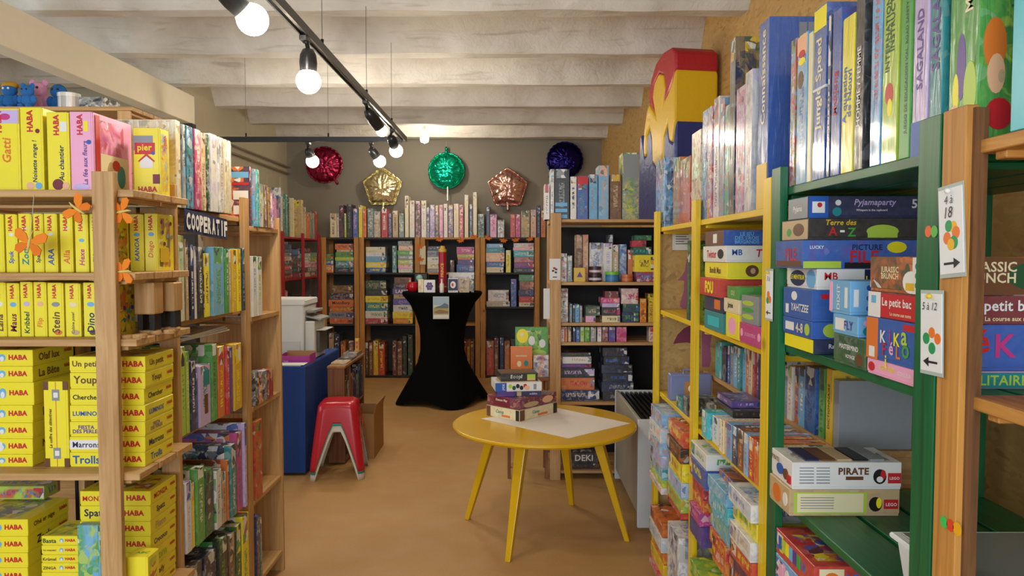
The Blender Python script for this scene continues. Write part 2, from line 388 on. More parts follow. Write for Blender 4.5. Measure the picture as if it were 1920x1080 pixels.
# ------------------------------------------------------------------ racks
def rack(label, x0, x1, y0, y1, zs, mats, posts, zpost, along='x', nsl=4, th=.02, name='shelving_unit', pw=.06, pt=.02, lips=None):
    root = empty(name, ((x0 + x1) / 2, (y0 + y1) / 2, 0)); tag(root, label, 'shelving unit')
    L = Vector(root.location)
    def bx(nm, a, b, m): return MB().box(Vector(a) - L, Vector(b) - L, .0015).build(nm, m, root)
    for (px, py, sx, sy) in posts: bx('post', (px, py, 0), (px + sx, py + sy, zpost), mats[2])
    D = (y1 - y0) if along == 'x' else (x1 - x0); sw = D / nsl
    for z in zs:
        for i in range(nsl):
            a = i * sw + (.006 if i else 0); b = (i + 1) * sw - (.006 if i < nsl - 1 else 0)
            if along == 'x': bx('slat', (x0, y0 + a, z - th), (x1, y0 + b, z), mats[0])
            else: bx('slat', (x0 + a, y0, z - th), (x0 + b, y1, z), mats[1])
        for e in (0, 1):
            if along == 'x':
                xx = x0 + .03 if e == 0 else x1 - .055; bx('rail', (xx, y0 + .012, z - th - .012), (xx + .025, y1 - .012, z - th), mats[1])
            else:
                yy = y0 + .03 if e == 0 else y1 - .055; bx('rail', (x0 + .012, yy, z - th - .012), (x1 - .012, yy + .025, z - th), mats[0])
    return root
def part(root, nm, a, b, m, ch=.001):
    L = Vector(root.location); return MB().box(Vector(a) - L, Vector(b) - L, ch).build(nm, m, root)
# ================================================================== THE ROOM
def struct(name, mb, m, **k): return tag(mb.build(name, m, **k), kind='structure')
CEIL = 2.92; YB = 9.42
t = NT('linoleum'); v = t.obj()
c = t.mix(t.smooth(t.noise(v, 1.1, 4, .6), .3, .7), lin('C39A62'), lin('B68B53'))
c = t.mix(t.math('MULTIPLY', t.gt(t.noise(v, 260, 2), .6), .35), c, lin('8A6238'))
t.base(c, t.smooth(t.noise(v, 5, 3), -.6, 1.2), 0); t.set(t.b.inputs['Roughness'], .42); t.bump(t.noise(v, 180, 2), .05, .002); M_FLOOR = t.m
t = NT('whitewash'); v = t.obj()
c = t.mix(t.smooth(t.noise(v, 3, 6, .4), .35, .75), lin('E2DED6'), lin('C4BDB0'))
st = t.n('ShaderNodeMapping', {'Scale': (1.2, 9, 9)}); t.t.links.new(v, st.inputs[0])
c = t.mix(t.math('MULTIPLY', t.smooth(t.noise(st.outputs[0], 2, 5, 1), .58, .75), .45), c, lin('8D8375'))
t.base(c, .8); t.bump(t.noise(v, 9, 7, .5, .65), .55, .03); M_WASH = t.m
M_BACK = paint('8F8778', .8, var=.04, bump=.1)
M_LEFT = paint('BDB499', .7, var=.05, bump=.1)
M_BEAM = paint('E6DDC4', .6, var=.04)
t = NT('chipboard'); v = t.obj()
vo = t.n('ShaderNodeTexVoronoi', {'Scale': 55.0}); mpv = t.n('ShaderNodeMapping', {'Scale': (1, .45, 1)}); t.t.links.new(v, mpv.inputs[0])
nw = t.n('ShaderNodeTexNoise', {'Scale': 9.0, 'Detail': 3.0}); t.t.links.new(mpv.outputs[0], nw.inputs['Vector'])
ml = t.n('ShaderNodeVectorMath', {1: (.12, .12, .12)}, operation='MULTIPLY'); t.t.links.new(nw.outputs['Color'], ml.inputs[0])
adv = t.n('ShaderNodeVectorMath', operation='ADD'); t.t.links.new(mpv.outputs[0], adv.inputs[0]); t.t.links.new(ml.outputs[0], adv.inputs[1]); t.t.links.new(adv.outputs[0], vo.inputs['Vector'])
sq = t.n('ShaderNodeSeparateColor'); t.t.links.new(vo.outputs['Color'], sq.inputs[0])
c = t.mix(sq.outputs[0], lin('CBA565'), lin('BC9656')); c = t.mix(t.math('MULTIPLY', t.gt(sq.outputs[1], .92), .45), c, lin('8E6E42'))
t.base(c, .65); t.bump(sq.outputs[2], .3, .004); M_CHIP = t.m

struct('floor', MB().box((-4.6, -2.4, -.05), (1.6, YB, 0)), M_FLOOR)
ceil = struct('ceiling', MB().box((-4.6, -2.4, CEIL + .27), (1.6, YB + .1, CEIL + .35)), M_WASH)
for k in range(-7, 6):
    ye = 4.5 + .93 * k
    mb = MB(); n = 40
    def sect(x, k=k): 
        d = .012 * mnoise.noise(Vector((x * 2.1, k * 3.3, 0))); e = .010 * mnoise.noise(Vector((x * 1.7, k * 5.1, 4)))
        return [(x, ye - .30 + e, CEIL + .28), (x, ye - .15 + e, CEIL + .03 + d), (x, ye - .125 + e, CEIL + d), (x, ye - .012 + d, CEIL + e), (x, ye + d, CEIL + .012 + e), (x, ye + .02, CEIL + .28)]
    rows = [sect(-4.6 + 6.2 * i / n) for i in range(n + 1)]
    vs = [p for r_ in rows for p in r_]; fs = []
    for i in range(n):
        for j in range(5): fs.append((i * 6 + j, i * 6 + j + 1, i * 6 + j + 7, i * 6 + j + 6))
    mb.add(vs, fs); mb.build('joist', M_WASH, ceil, smooth=False, fix=True)
struct('wall_back', MB().box((-4.6, YB, 0), (1.6, YB + .1, 3.2)), M_BACK)
# right wall: bare chipboard sheets, running slightly inwards towards the back
wr = struct('wall_right', MB().hexa([(1.38, -2.4, 0), (1.5, -2.4, 0), (1.5, 4.2, 0), (1.38, 4.2, 0)], [(1.38, -2.4, 3.2), (1.5, -2.4, 3.2), (1.5, 4.2, 3.2), (1.38, 4.2, 3.2)])
            .hexa([(1.38, 4.2, 0), (1.5, 4.2, 0), (1.5, YB, 0), (1.13, YB, 0)], [(1.38, 4.2, 3.2), (1.5, 4.2, 3.2), (1.5, YB, 3.2), (1.13, YB, 3.2)]), M_CHIP)
# left wall beyond the lintel, with battens; side room behind the racks
wl = struct('wall_left', MB().box((-2.94, 6.45, 0), (-2.84, YB, 3.2)), M_LEFT)
for yy in (6.9, 7.5, 8.05, 8.6, 9.1): MB().box((-2.84, yy, 1.0), (-2.825, yy + .05, 2.45), .002).build('batten', M_LEFT, wl)
for zz in (2.52, 2.60): MB().tube([(-2.80, 6.5, zz), (-2.80, 9.4, zz)], .012).build('pipe', paint('8A826E', .5), wl)
struct('wall_return', MB().box((-4.6, 6.45, 0), (-2.94, 6.55, 3.2)), M_LEFT)
struct('wall_side_room', MB().box((-4.7, -2.4, 0), (-4.6, 6.55, 3.2)), M_LEFT)
lint = struct('trim_1', MB().box((-2.86, -2.3, 2.62), (-2.73, 6.44, 2.86), .004), M_BEAM)
MB().box((-2.88, 6.36, 0), (-2.72, 6.44, 2.62), .003).build('jamb', paint('2B2622', .6), lint)
# wall behind the camera with the shop window
wf = MB(); 
for a, b in (((-4.6, -2.4, 0), (1.5, -2.2, .8)), ((-4.6, -2.4, 2.7), (1.5, -2.2, 3.2)), ((-4.6, -2.4, .8), (-3.0, -2.2, 2.7)), ((.6, -2.4, .8), (1.5, -2.2, 2.7))): wf.box(a, b)
struct('wall_front', wf, M_LEFT)
wn = struct('window_1', MB().box((-3.0, -2.34, .8), (-2.94, -2.26, 2.7)).box((.54, -2.34, .8), (.6, -2.26, 2.7)).box((-2.94, -2.34, .8), (.54, -2.26, .86)).box((-2.94, -2.34, 2.64), (.54, -2.26, 2.7)).box((-1.23, -2.34, .86), (-1.17, -2.26, 2.64)), paint('D8D8D4', .4))

# ================================================================== LIGHTS ON TRACKS
M_BLK = paint('1B1B1C', .35); M_BLK2 = paint('26272A', .3, .6)
t = NT('lit_bulb'); t.base((1, .92, .8), .3); t.set(t.b.inputs['Emission Color'], (1, .89, .73, 1)); t.set(t.b.inputs['Emission Strength'], BULB); M_BULB = t.m
HT = 2.40
def track(label, a, b, cables):
    root = empty('light_track', a); tag(root, label, 'light track', 'suspended black light tracks')
    A = Vector(a); d = (Vector(b) - A); L = d.length; d.normalize(); s = Vector((0, 0, 1)).cross(d).normalized()
    def bar(o0, o1, z0, z1, nm, m, l0=0, l1=None):
        l1 = L if l1 is None else l1
        q = lambda l, z: [d * l + s * o0 + Vector((0, 0, z)), d * l + s * o1 + Vector((0, 0, z))]
        p = q(l0, z0), q(l1, z0), q(l0, z1), q(l1, z1)
        MB().hexa([p[0][0], p[0][1], p[1][1], p[1][0]], [p[2][0], p[2][1], p[3][1], p[3][0]]).build(nm, m, root, fix=True)
    bar(-.017, .017, .012, .03, 'rail_top', M_BLK); bar(-.017, -.011, -.008, .012, 'rail_side', M_BLK); bar(.011, .017, -.008, .012, 'rail_side', M_BLK)
    bar(-.004, .004, .0, .012, 'conductor', paint('B9B4A6', .25, 1)); bar(-.018, .018, -.01, .031, 'end_cap', M_BLK, L, L + .03)
    for l in cables:
        MB().tube([d * l + Vector((0, 0, .03)), d * l + Vector((0, 0, .06))], .007).build('cable_grip', M_BLK2, root)
        MB().tube([d * l + Vector((0, 0, .05)), d * l + Vector((0, 0, CEIL + .27 - a[2]))], .0016, 5).build('cable', paint('6A675F', .4, .7), root)
    return root
XT = -.846
track('long black light track hung on cables down the aisle', (XT, 1.6, HT), (XT, 5.86, HT), [1.75, 2.76, 3.66])
track('short black light track running across from the left wall', (-2.70, 5.9, HT), (-.90, 5.9, HT), [.6, 1.25])
def spot(label, mount, piv, bulb, r=.045, glow=True, lens=.1, group='track spotlights'):
    """mount on the rail, pivot where the holder starts, bulb centre"""
    root = empty('track_spotlight', mount); tag(root, label, 'spotlight', group)
    O = Vector(mount); pv = Vector(piv) - O; bl = Vector(bulb) - O; d = (bl - pv).normalized()
    MB().box((-.016, -.03, -.03), (.016, .03, -.009), .003).build('adaptor', M_BLK, root)
    MB().tube([(0, 0, -.03), pv * .6, pv + d * .005], .009, 10).build('arm', M_BLK2, root, smooth=True)
    L = (bl - pv).length - r * .55
    M = d.to_track_quat('Z', 'Y').to_matrix().to_4x4(); M.translation = pv
    prof = [(.004, 0), (.022, .004), (.033, L * .25), (.036, L * .55), (.033, L * .9), (.031, L), (.026, L), (.024, L * .8)]
    MB().lathe(prof, 20).build('lamp_holder', paint('2A2B2D', .3, .4), root, smooth=True).matrix_local = M
    M2 = M.copy(); M2.translation = bl
    bp = [(.0001, r)] + [(r * math.sin(math.pi * k / 12), r * math.cos(math.pi * k / 12)) for k in range(1, 10)] + [(.018, -r * 1.15), (.014, -r * 1.4)]
    MB().lathe(bp[::-1], 18).build('bulb', M_BULB if glow else paint('D9D2C0', .3), root, smooth=True).matrix_local = M2
spot('black spotlight with lit globe bulb, tilted, at the near end of the long track', (XT, 2.40, HT), (-.955, 2.42, 2.375), (-.862, 2.50, 2.281), .052)
spot('black spotlight hanging straight down with lit bulb, second along the long track', (XT, 3.07, HT), (XT + .01, 3.08, 2.345), (XT + .01, 3.08, 2.212), .05)
spot('black spotlight turned towards the back wall, third along the long track', (XT, 4.34, HT), (XT, 4.36, 2.345), (XT + .07, 4.46, 2.24), .034)
spot('black spotlight with lit bulb by the end cap of the long track', (XT, 5.3, HT), (XT - .02, 5.32, 2.35), (XT + .005, 5.42, 2.255), .048)
spot('black spotlight with lit bulb in front of the crimson balloon', (Xp(578, 285, 5.9), 5.9, HT), (Xp(577, 285, 5.9), 5.9, 2.345), (Xp(586, 302, 5.95), 5.95, 2.245), .05)
spot('black spotlight with lit bulb above the gold balloon', (Xp(696, 285, 5.9), 5.9, HT), (Xp(694, 285, 5.9), 5.9, 2.345), (Xp(712, 303, 5.95), 5.95, 2.245), .048)
cl = empty('ceiling_lamp', (Xp(796, 255, 8.5), 8.5, CEIL + .27)); tag(cl, 'bare lit bulb in a ceiling socket near the back wall', 'lamp')
MB().lathe([(.045, 0), (.045, -.012), (.012, -.02), (.012, -.24), (.02, -.25), (.024, -.30)], 18).build('socket', paint('D8D4CA', .4), cl, smooth=True)
MB().lathe([(.015, -.295), (.02, -.31), (.045, -.35), (.05, -.375), (.04, -.405), (.0001, -.42)], 18).build('bulb', M_BULB, cl, smooth=True)

# ================================================================== BALLOONS
def foil(hexc, rough=.2, metal=.85):
    t = NT('foil_' + hexc); v = t.obj(); t.base(lin(hexc), rough, metal); t.bump(t.noise(v, 9, 3, 1.6, .45), .4, .05); return t.m
def balloon(label, px, py, rad, out, hexc, tail, Y=9.318, string=None, ribbon=False):
    c = Vector((Xp(px, py, Y), Y, Zp(py, Y)))
    root = empty('foil_balloon', c); tag(root, label, 'balloon', 'foil balloons along the back wall')
    n, m = 80, 16; vs = []; fs = []
    for side in (-1, 1):
        b0 = len(vs)
        for j in range(m + 1):
            q = j / m
            for i in range(n):
                a = 2 * math.pi * i / n; Rr = rad * out(a)
                wr = .022 * q ** 2 * math.sin(a * 17 + 2.2 * math.sin(a * 3)) * (1 - q * .75) + .022 * abs(mnoise.noise(Vector((q * 3.5 * math.cos(a) + px, q * 3.5 * math.sin(a), side * 2.0)))) + .012 * abs(mnoise.noise(Vector((q * 6.5 * math.cos(a) + px, q * 5 * math.sin(a), side))))
                vs.append((Rr * q * math.cos(a), side * (rad * .42 * math.sqrt(max(0, 1 - q ** 2.2)) + (wr if j < m else 0) - .02), Rr * q * math.sin(a)))
        for j in range(m):
            for i in range(n):
                k = (i + 1) % n; f = (b0 + j * n + i, b0 + j * n + k, b0 + (j + 1) * n + k, b0 + (j + 1) * n + i); fs.append(f if side < 0 else f[::-1])
    mt = foil(hexc)
    MB().add(vs, fs).build('foil_body', mt, root, smooth=True)
    # flat welded seam around the rim and the filling tail
    sv = []; sf = []
    for i in range(n):
        a = 2 * math.pi * i / n; Rr = rad * out(a); e = .018 + .004 * math.sin(a * 23)
        for (rr, yy) in ((Rr - .006, -.002), (Rr + e, -.002 + .006 * math.sin(a * 19)), (Rr + e, .002 + .006 * math.sin(a * 19)), (Rr - .006, .002)): sv.append((rr * math.cos(a), yy, rr * math.sin(a)))
    for i in range(n):
        k = (i + 1) % n
        for j in range(4): sf.append((i * 4 + j, i * 4 + (j + 1) % 4, k * 4 + (j + 1) % 4, k * 4 + j))
    MB().add(sv, sf).build('seam', mt, root, smooth=True, fix=True)
    ta = R(tail); d = Vector((math.cos(ta), 0, math.sin(ta))); r0 = rad * out(ta)
    MB().tube([d * (r0 - .02), d * (r0 + .03), d * (r0 + .06), d * (r0 + .085)], [.035, .014, .02, .012], 10).build('tail', mt, root, smooth=True)
    if string: MB().tube([d * (r0 + .08), Vector((d.x * .3, .02, CEIL - c.z))], .002, 5).build('string', paint('B8B2A4', .5), root)
    if ribbon: MB().box((.008, -.02, -rad - .16), (.022, -.019, -rad + .01)).build('ribbon', paint('B9B5AE', .3, .5), root)
circ = lambda a: 1.0
pent = lambda a: .80 + .22 * abs(math.cos(2.5 * (a - math.pi / 2))) ** 1.6
def pent2(a):
    k = (a - math.pi / 2) % (2 * math.pi / 5) - math.pi / 5; return .80 * min(1.22, 1 / math.cos(k)) * 1.02
balloon('round crimson foil balloon near the left wall, tail hanging down', 608, 309, .21, circ, 'B52F55', -55, string=None)
balloon('gold five-cornered foil balloon on the back wall', 717, 352, .245, pent2, 'F9EFBE', -88)
balloon('round emerald-green foil balloon hung by its tail from the ceiling', 837, 320, .21, circ, '14C79E', 90, string=True, ribbon=True)
balloon('rose-gold five-cornered foil balloon on the back wall', 952, 353, .245, pent2, 'E8B8A8', -90)
balloon('round dark indigo foil balloon behind the tall black box', 1059, 300, .21, circ, '1C1563', -132)
# ================================================================== PINE RACK OF YELLOW BOXES (near left, faces the camera)
BOXNAME = 'childrens_game_box'
AZ = [.06, .47, .887, 1.265, 1.45, 1.68]
A = rack('natural pine rack packed with yellow children\'s game boxes', -2.1, -1.045, 2.055, 2.40, AZ, PINE,
         [(-1.148, 2.033, .06, .02), (-1.148, 2.402, .06, .02), (-2.1, 2.033, .06, .02), (-2.1, 2.402, .06, .02)], 1.728, 'x', 3)
GY = 'yellow boxes on the pine rack'
def haba(b, f='-y', rot=0, cx=.5, cy=.5, fw=.5, fh=.5): return lett(b, f, 'HABA', 'R', cx, cy, fw, fh, rot, bold=.045)
YA = 2.12
W1 = 'from the corner post, pine-rack top shelf'
def up(a, b, yt, z, cols, label, Y=YA, depth=.2, cat='game box', title=None, tcol='N', hab=True, art=0.0, tcx=.62, hcx=.42, tfh=.45, txt=0.0, tcy=.36):
    ym = (yt + 478 - (z - 1.5) * F / Y) / 2
    g = gbox((Xp(a, ym, Y), Y, z), (Xp(b, ym, Y), Y + depth, Zp(yt, Y)), cols, 'x', label, GY, cat, 'game_box', art, txt)
    if hab: haba(g, '-y', 1, hcx, .84, .42, .26)
    if title: lett(g, '-y', title, tcol, tcx, tcy, .5, tfh, 1, shear=.15)
    return g
z = AZ[5]
g = up(-30, 38, 203, z, 'YRC', 'yellow game box with pink flower sticker, fourth from the corner post, pine-rack top shelf', title='Gatti', tcol='O', tfh=.3, tcy=.5)
patch(g, '-y', .55, .9, .84, .16, 'I'); patch(g, '-y', .6, .9, .3, .08, 'M', disc=2)
g = up(38.5, 82, 201, z, 'YNR', 'yellow game box titled Noisette range on the pine-rack top shelf', title='Noisette range !', tfh=.5)
patch(g, '-y', .75, .72, .2, .08, 'F', disc=1); patch(g, '-y', .38, .07, .36, .09, 'Z', disc=2); patch(g, '-y', .75, .07, .3, .08, 'S', disc=2)
g = up(88, 131, 210, z, 'YNB', 'yellow game box titled Au chantier on the pine-rack top shelf', title='Au chantier')
patch(g, '-y', .74, .82, .3, .12, 'W'); patch(g, '-y', .45, .09, .5, .14, 'F', disc=2); patch(g, '-y', .8, .07, .3, .1, 'Z', disc=2)
g = up(131.5, 176, 209, z, 'PMR', 'pink game box titled La fée aux fleurs beside the corner post', title='La fée aux fleurs', tcol='V', tfh=.55, depth=.215)
patch(g, '-y', .68, .82, .18, .13, 'Y'); patch(g, '-y', .8, .62, .2, .08, 'B', disc=1); patch(g, '-y', .45, .06, .7, .08, 'I', disc=2)
patch(g, '+x', .1, .62, .1, .7, 'R'); patch(g, '+x', .52, .27, .72, .46, 'C'); patch(g, '+x', .42, .28, .2, .28, 'E', disc=2); patch(g, '+x', .68, .24, .22, .3, 'T', disc=2); patch(g, '+x', .55, .38, .2, .14, 'R', disc=2)
g = up(250, 302, 240, z, 'YRS', 'yellow building game box with red house picture on the pine-rack top shelf', Y=2.275, depth=.06, hab=False)
patch(g, '-y', .36, .78, .72, .22, 'A'); patch(g, '-y', .42, .70, .74, .17, 'R'); lett(g, '-y', 'pier', 'Y', .42, .7, .6, .12); patch(g, '-y', .72, .63, .13, .07, 'B', disc=1)
MB().prism([(-.02, 0), (.02, 0), (.02, .022), (0, .04), (-.02, .022)], Vector((-.002, -g['d'] / 2 - .0005, .085)) - g['off'], (1, 0, 0), (0, 0, 1), (0, -1, 0), .0008).build('house_picture', code_mat('W'), g['p'])
MB().prism([(-.026, .02), (0, .044), (.026, .02), (.022, .018), (0, .036), (-.022, .018)], Vector((-.002, -g['d'] / 2 - .0005, .085)) - g['off'], (1, 0, 0), (0, 0, 1), (0, -1, 0), .0014).build('roof_picture', code_mat('R'), g['p'])
haba(g, '-y', 0, .5, .1, .7, .13); patch(g, '-y', .82, .25, .25, .14, 'F'); haba(g, '+x', 1, .5, .82, .6, .2)
z = AZ[4]
data = [(-18, 8, 'SPACE', 'S'), (10, 33, 'Spuk', 'B'), (34.5, 60, 'Zoo', 'T'), (62, 82, 'Spaki', 'N'), (82.5, 108, 'ARA', 'B'), (112, 137, 'Alla', 'O'), (140, 166, 'Hexe', 'M'), (168, 190, 'Elfe', 'N')]
for i, (a, b, tt, tc) in enumerate(data):
    g = up(a, b, 401 + random.uniform(-1, 2), z, 'Y' + random.choice('RNO') + tc, f'yellow upright game box, {ORD[7 - i]} from the corner post on the pine-rack upper-middle shelf', depth=.17, title=tt, tcol=tc, tcx=.5, tcy=.26, tfh=.28)
    patch(g, '-y', .5, .55 + .1 * (i % 3), .4, .06, 'SWC'[i % 3], disc=2)
for i, (a, b, tt, tc, yt) in enumerate([(216, 241, 'Igel', 'O', 405), (243, 270, 'KANOA', 'B', 401), (271, 296, 'Diego', 'O', 400)]):
    g = up(a, b, yt, z, 'YRN', f'yellow upright game box at the pine-rack end, {ORD[i]} behind the corner post, upper-middle shelf', Y=2.265, depth=.11, title=tt, tcol=tc, tcx=.5, tcy=.38, tfh=.4, hcx=.45)
    patch(g, '-y', .5, .64, .45, .07, 'S', disc=2)
    if i == 2:
        for k, (u_, v_) in enumerate([(.25, .86), (.55, .82), (.8, .84), (.3, .68), (.6, .62), (.4, .48), (.85, .6)]): patch(g, '+x', u_, v_, .16, .07, 'VAFVSFA'[k], disc=1)
        patch(g, '+x', .4, .28, .5, .25, 'J')
z = AZ[3]
data = [(-14, 12, 'Lana', 'H'), (12.5, 37, 'Maus', 'F'), (38, 62, 'Kribbel', 'D'), (63, 88, 'Flip', 'O'), (89, 120, 'Stein', 'H'), (122, 152, 'Cubine pose!', 'H'), (156, 184, 'Dino', 'N')]
for i, (a, b, tt, tc) in enumerate(data):
    g = up(a, b, 529 + random.uniform(-1, 2), z, 'YR' + tc, f'yellow upright game box, {ORD[6 - i]} from the corner post on the pine-rack lower-middle shelf', depth=.16, title=tt, tcol=tc, tcx=.5, tcy=.26, tfh=.4)
    patch(g, '-y', .5, .6, .5, .09, 'WSIZACS'[i], disc=2)
    if i >= 4: patch(g, '-y', .62, .08, .5, .1, 'FZRWOEH'[i], disc=2)
g = up(186, 222, 527, z, 'YRN', 'yellow game box with dotted blue picture hidden half behind the corner post', depth=.1, hab=False)
for k in range(6): patch(g, '+x', .35 + .22 * (k % 3), .28 + .17 * (k // 3) + .05 * (k % 2), .13, .08, 'TBSVQB'[k], disc=1)
patch(g, '+x', .8, .7, .2, .08, 'H', disc=1)
# wooden blocks on feet and wood slices at the shelf end
for i, (a, b, y0_, y1_) in enumerate([(249, 287, 522, 590), (293, 325, 522, 584)]):
    Y0 = 2.17 + .09 * i; xa, xb = Xp(a, 550, Y0), Xp(b, 550, Y0); zt, zm = Zp(y0_ + 8, Y0), Zp(y1_, Y0); wd = xb - xa
    root = empty('wooden_block_toy', ((xa + xb) / 2, Y0 + .035, z)); tag(root, ['pale wooden block toy on two dark legs next to the yellow box', 'pale wooden block toy by the rear post of the pine rack'][i], 'toy', 'wooden block toys')
    MB().box((-wd / 2, -.03, zm - z), (wd / 2, .03, zt - z), .003).build('block', PINE[2], root)
    for s in (-1, 1): MB().box((s * wd * .3 - .008, -.02, .012), (s * wd * .3 + .008, .02, zm - z), .001).build('leg', paint('1A1613', .6), root)
    MB().lathe([(.0001, 0), (.026, 0), (.028, .006), (.026, .012), (.0001, .012)], 18, (0, 0, 0)).build('base_disc', PINE[0], root)
for i, (px, Y0, r0) in enumerate([(236, 2.085, .017), (262, 2.10, .02), (292, 2.185, .016), (318, 2.215, .017)]):
    s = MB().lathe([(.0001, 0), (r0, 0), (r0 * 1.04, .005), (r0, .010), (.0001, .010)], 16).build('wood_slice', [PINE[0], PINE[1]][i % 2]); s.location = (Xp(px, 632, Y0), Y0, z)
    tag(s, f'round wood slice, {ORD[i]} from the corner post along the shelf end', 'wood slice', 'wood slices on the pine rack')
# flat boxes
z = AZ[2]
def hab_pile(spec, a, b, Y, z, depth, where, sidex=None, text_on=True):
    zz = z
    for i, (yt, cols, tt, tc, kw) in enumerate(spec):
        xa, xb = Xp(a + kw.get('da', 0), yt, Y), Xp(b + kw.get('db', 0), yt, Y); zt = Zp(yt, Y)
        g = gbox((xa, Y, zz), (xb, Y + depth + kw.get('dd', 0), zt), cols, 'z', f'yellow flat game box, {ORD[i]} up {where}', GY, 'game box', 'game_box', 0.0, 0.0, plain=False)
        haba(g, '-y', 0, kw.get('hx', .78), .55, .28, .42)
        patch(g, '-y', kw.get('hx', .78) - .24, .52, .11, .45, 'S', disc=2); patch(g, '-y', kw.get('hx', .78) - .24, .45, .06, .3, 'W', disc=2)
        if tt:
            lett(g, '-y', tt, tc, .22, .5, .36, .62); lett(g, '+x', tt, tc, .38, .5, .5, .5)
            haba(g, '+x', 0, .85, .6, .2, .28)
        if kw.get('p'): patch(g, '-y', kw['p'][0], .5, kw['p'][1], .6, kw['p'][2])
        zz = zt
hab_pile([(852, 'YRG', 'Rally', 'K', {}), (823, 'YRW', 'Nest', 'H', {'p': (.45, .2, 'W')}), (793, 'YRN', '', 'H', {}), (760, 'YRN', 'Mini', 'H', {'p': (.1, .16, 'R')}), (717, 'YRN', 'cière\nde', 'H', {'db': 2}), (687, 'YRH', 'La Bête', 'H', {}), (656, 'YRH', 'Olaf lux', 'H', {})],
         -65, 61, YA, z, .2, 'in the mid-shelf pile left of the suitcase box')
g = up(82.5, 129, 715, z, 'YRE', 'yellow suitcase-shaped game box with metal clasps standing between two flat piles', hab=False, depth=.18)
patch(g, '-y', .5, .5, .02, .99, 'R'); 
for v_ in (.16, .84): patch(g, '-y', .5, v_, .3, .13, 'A'); patch(g, '-y', .5, v_, .18, .06, 'W')
for u_ in (.1, .9):
    for v_ in (.05, .95): patch(g, '-y', u_, v_, .2, .1, 'H')
lett(g, '-y', 'Le coffre des détectives', 'H', .26, .45, .12, .55, 1, shear=.2)
hab_pile([(848.5, 'YGR', 'Trolls', 'B', {'hx': .82}), (819, 'YRW', 'Marrons', 'N', {'hx': .8, 'p': (.2, .4, 'W')}), (791, 'YRI', 'FIESTA\nDES PERLES', 'V', {'hx': .78}), (760, 'YBN', 'LUMINOS', 'B', {'hx': .85}), (729.6, 'YKR', 'Chercher', 'K', {'hx': .8, 'db': -2}), (699, 'YRS', 'Youpi', 'H', {'hx': .82}), (668.5, 'YRH', 'Un petit', 'H', {'hx': .84, 'da': -1})],
         130, 272, YA, z, .18, 'in the mid-shelf pile behind the corner post')
z = AZ[1]
Y5 = 2.13
zs = lambda py: Zp(py, Y5)
hab_pile([(1096, 'YRG', '', 'N', {}), (1065, 'YRG', '', 'N', {}), (1037, 'YRN', 'Oli', 'N', {}), (1006, 'YRK', 'Zack', 'K', {}), (974, 'YBG', 'Ohé er nige', 'H', {})], -70, 52, Y5, z, .2, 'in the low pile beside the thin yellow boxes')
hab_pile([(1120, 'YRN', '', 'H', {}), (1098, 'YRN', '', 'H', {}), (1074, 'YSN', '', 'H', {}), (1056, 'YRN', 'ZINGA', 'H', {}), (1041, 'YRN', 'Krümel', 'H', {}), (1023, 'YRN', 'TIC PANORO', 'H', {}), (1005, 'YGN', 'Basta', 'D', {})], 77, 147, Y5 - .02, z, .13, 'in the pile of thin boxes, pine lower shelf')
hab_pile([(1100, 'YRN', 'FINN', 'H', {'hx': .8}), (1070, 'YRR', 'Lady', 'H', {'hx': .8}), (1037, 'YRG', 'Dorn', 'L', {'hx': .8}), (1006, 'YRN', 'Crococo', 'N', {'hx': .8}), (978, 'YRE', 'Pisco', 'E', {'hx': .78}), (949, 'YBN', 'Spatz', 'N', {'hx': .77}), (921, 'YRN', 'MONZA', 'R', {'hx': .8})], 149, 282, 2.19, z, .17, 'in the low pile by the rear pine post')
g = up(146, 190, 985, z, 'SGL', 'sky-blue garden picture box standing at the front of the pine lower shelf', Y=2.075, depth=.03, hab=False, art=.9)
g = up(236, 279, 1045, z, 'YLR', 'yellow upright box standing in front of the tall pile at the pine-rack end', Y=2.075, depth=.07, hab=False)
lett(g, '+z', 'ABC', 'G', .5, .5, .6, .6)
g = gbox((Xp(-40, 920, 2.3), 2.29, Zp(972, Y5) + .002), (Xp(86, 920, 2.3), 2.38, Zp(910, 2.3)), 'LRB', 'y', 'lime-green game box lying behind the lower-shelf pile of the pine rack', GY, art=.3)
# felt butterflies
def butterfly(label, px, py, Y, s, rot, tilt=0, thread=None):
    root = empty('felt_butterfly', (Xp(px, py, Y), Y, Zp(py, Y))); root.rotation_euler = (R(tilt), R(rot), 0); tag(root, label, 'butterfly', 'orange felt butterflies')
    up_ = [(0, 0), (.3, .55), (.75, .8), (1, .65), (.95, .25), (.5, .02)]; lo = [(0, 0), (.5, -.02), (.8, -.25), (.78, -.6), (.45, -.7), (.15, -.35)]
    for sx in (-1, 1):
        MB().prism([(sx * a * s, b * s) for a, b in up_], (0, 0, 0), (1, 0, 0), (0, 0, 1), (0, -1, 0), .003).build('wing', paint('EC8420', .85, bump=.2), root, fix=True)
        MB().prism([(sx * a * s, b * s) for a, b in lo], (0, -.001, 0), (1, 0, 0), (0, 0, 1), (0, -1, 0), .003).build('wing', paint('E0761A', .85, bump=.2), root, fix=True)
    MB().tube([(0, -.003, -.55 * s), (0, -.004, 0), (0, -.003, .5 * s), (.08 * s, -.003, .8 * s)], [.003, .004, .003, .001], 8).build('body', paint('D9C26A', .7), root, smooth=True)
    if thread: t_ = MB().tube([(0, 0, 0), thread], .0009, 4).build('thread', paint('C8C0A8', .8), root); t_.matrix_local = root.matrix_basis.to_3x3().inverted().to_4x4()
butterfly('orange felt butterfly tilted beside the top of the corner post', 147, 393, 2.022, .038, -55)
butterfly('orange felt butterfly spread over the upright yellow boxes', 56, 456, 2.03, .045, 12, 0, (0, .024, .135))
butterfly('orange felt butterfly hanging right of the corner post, below the top shelf', 229, 397, 2.05, .036, 80, 10)
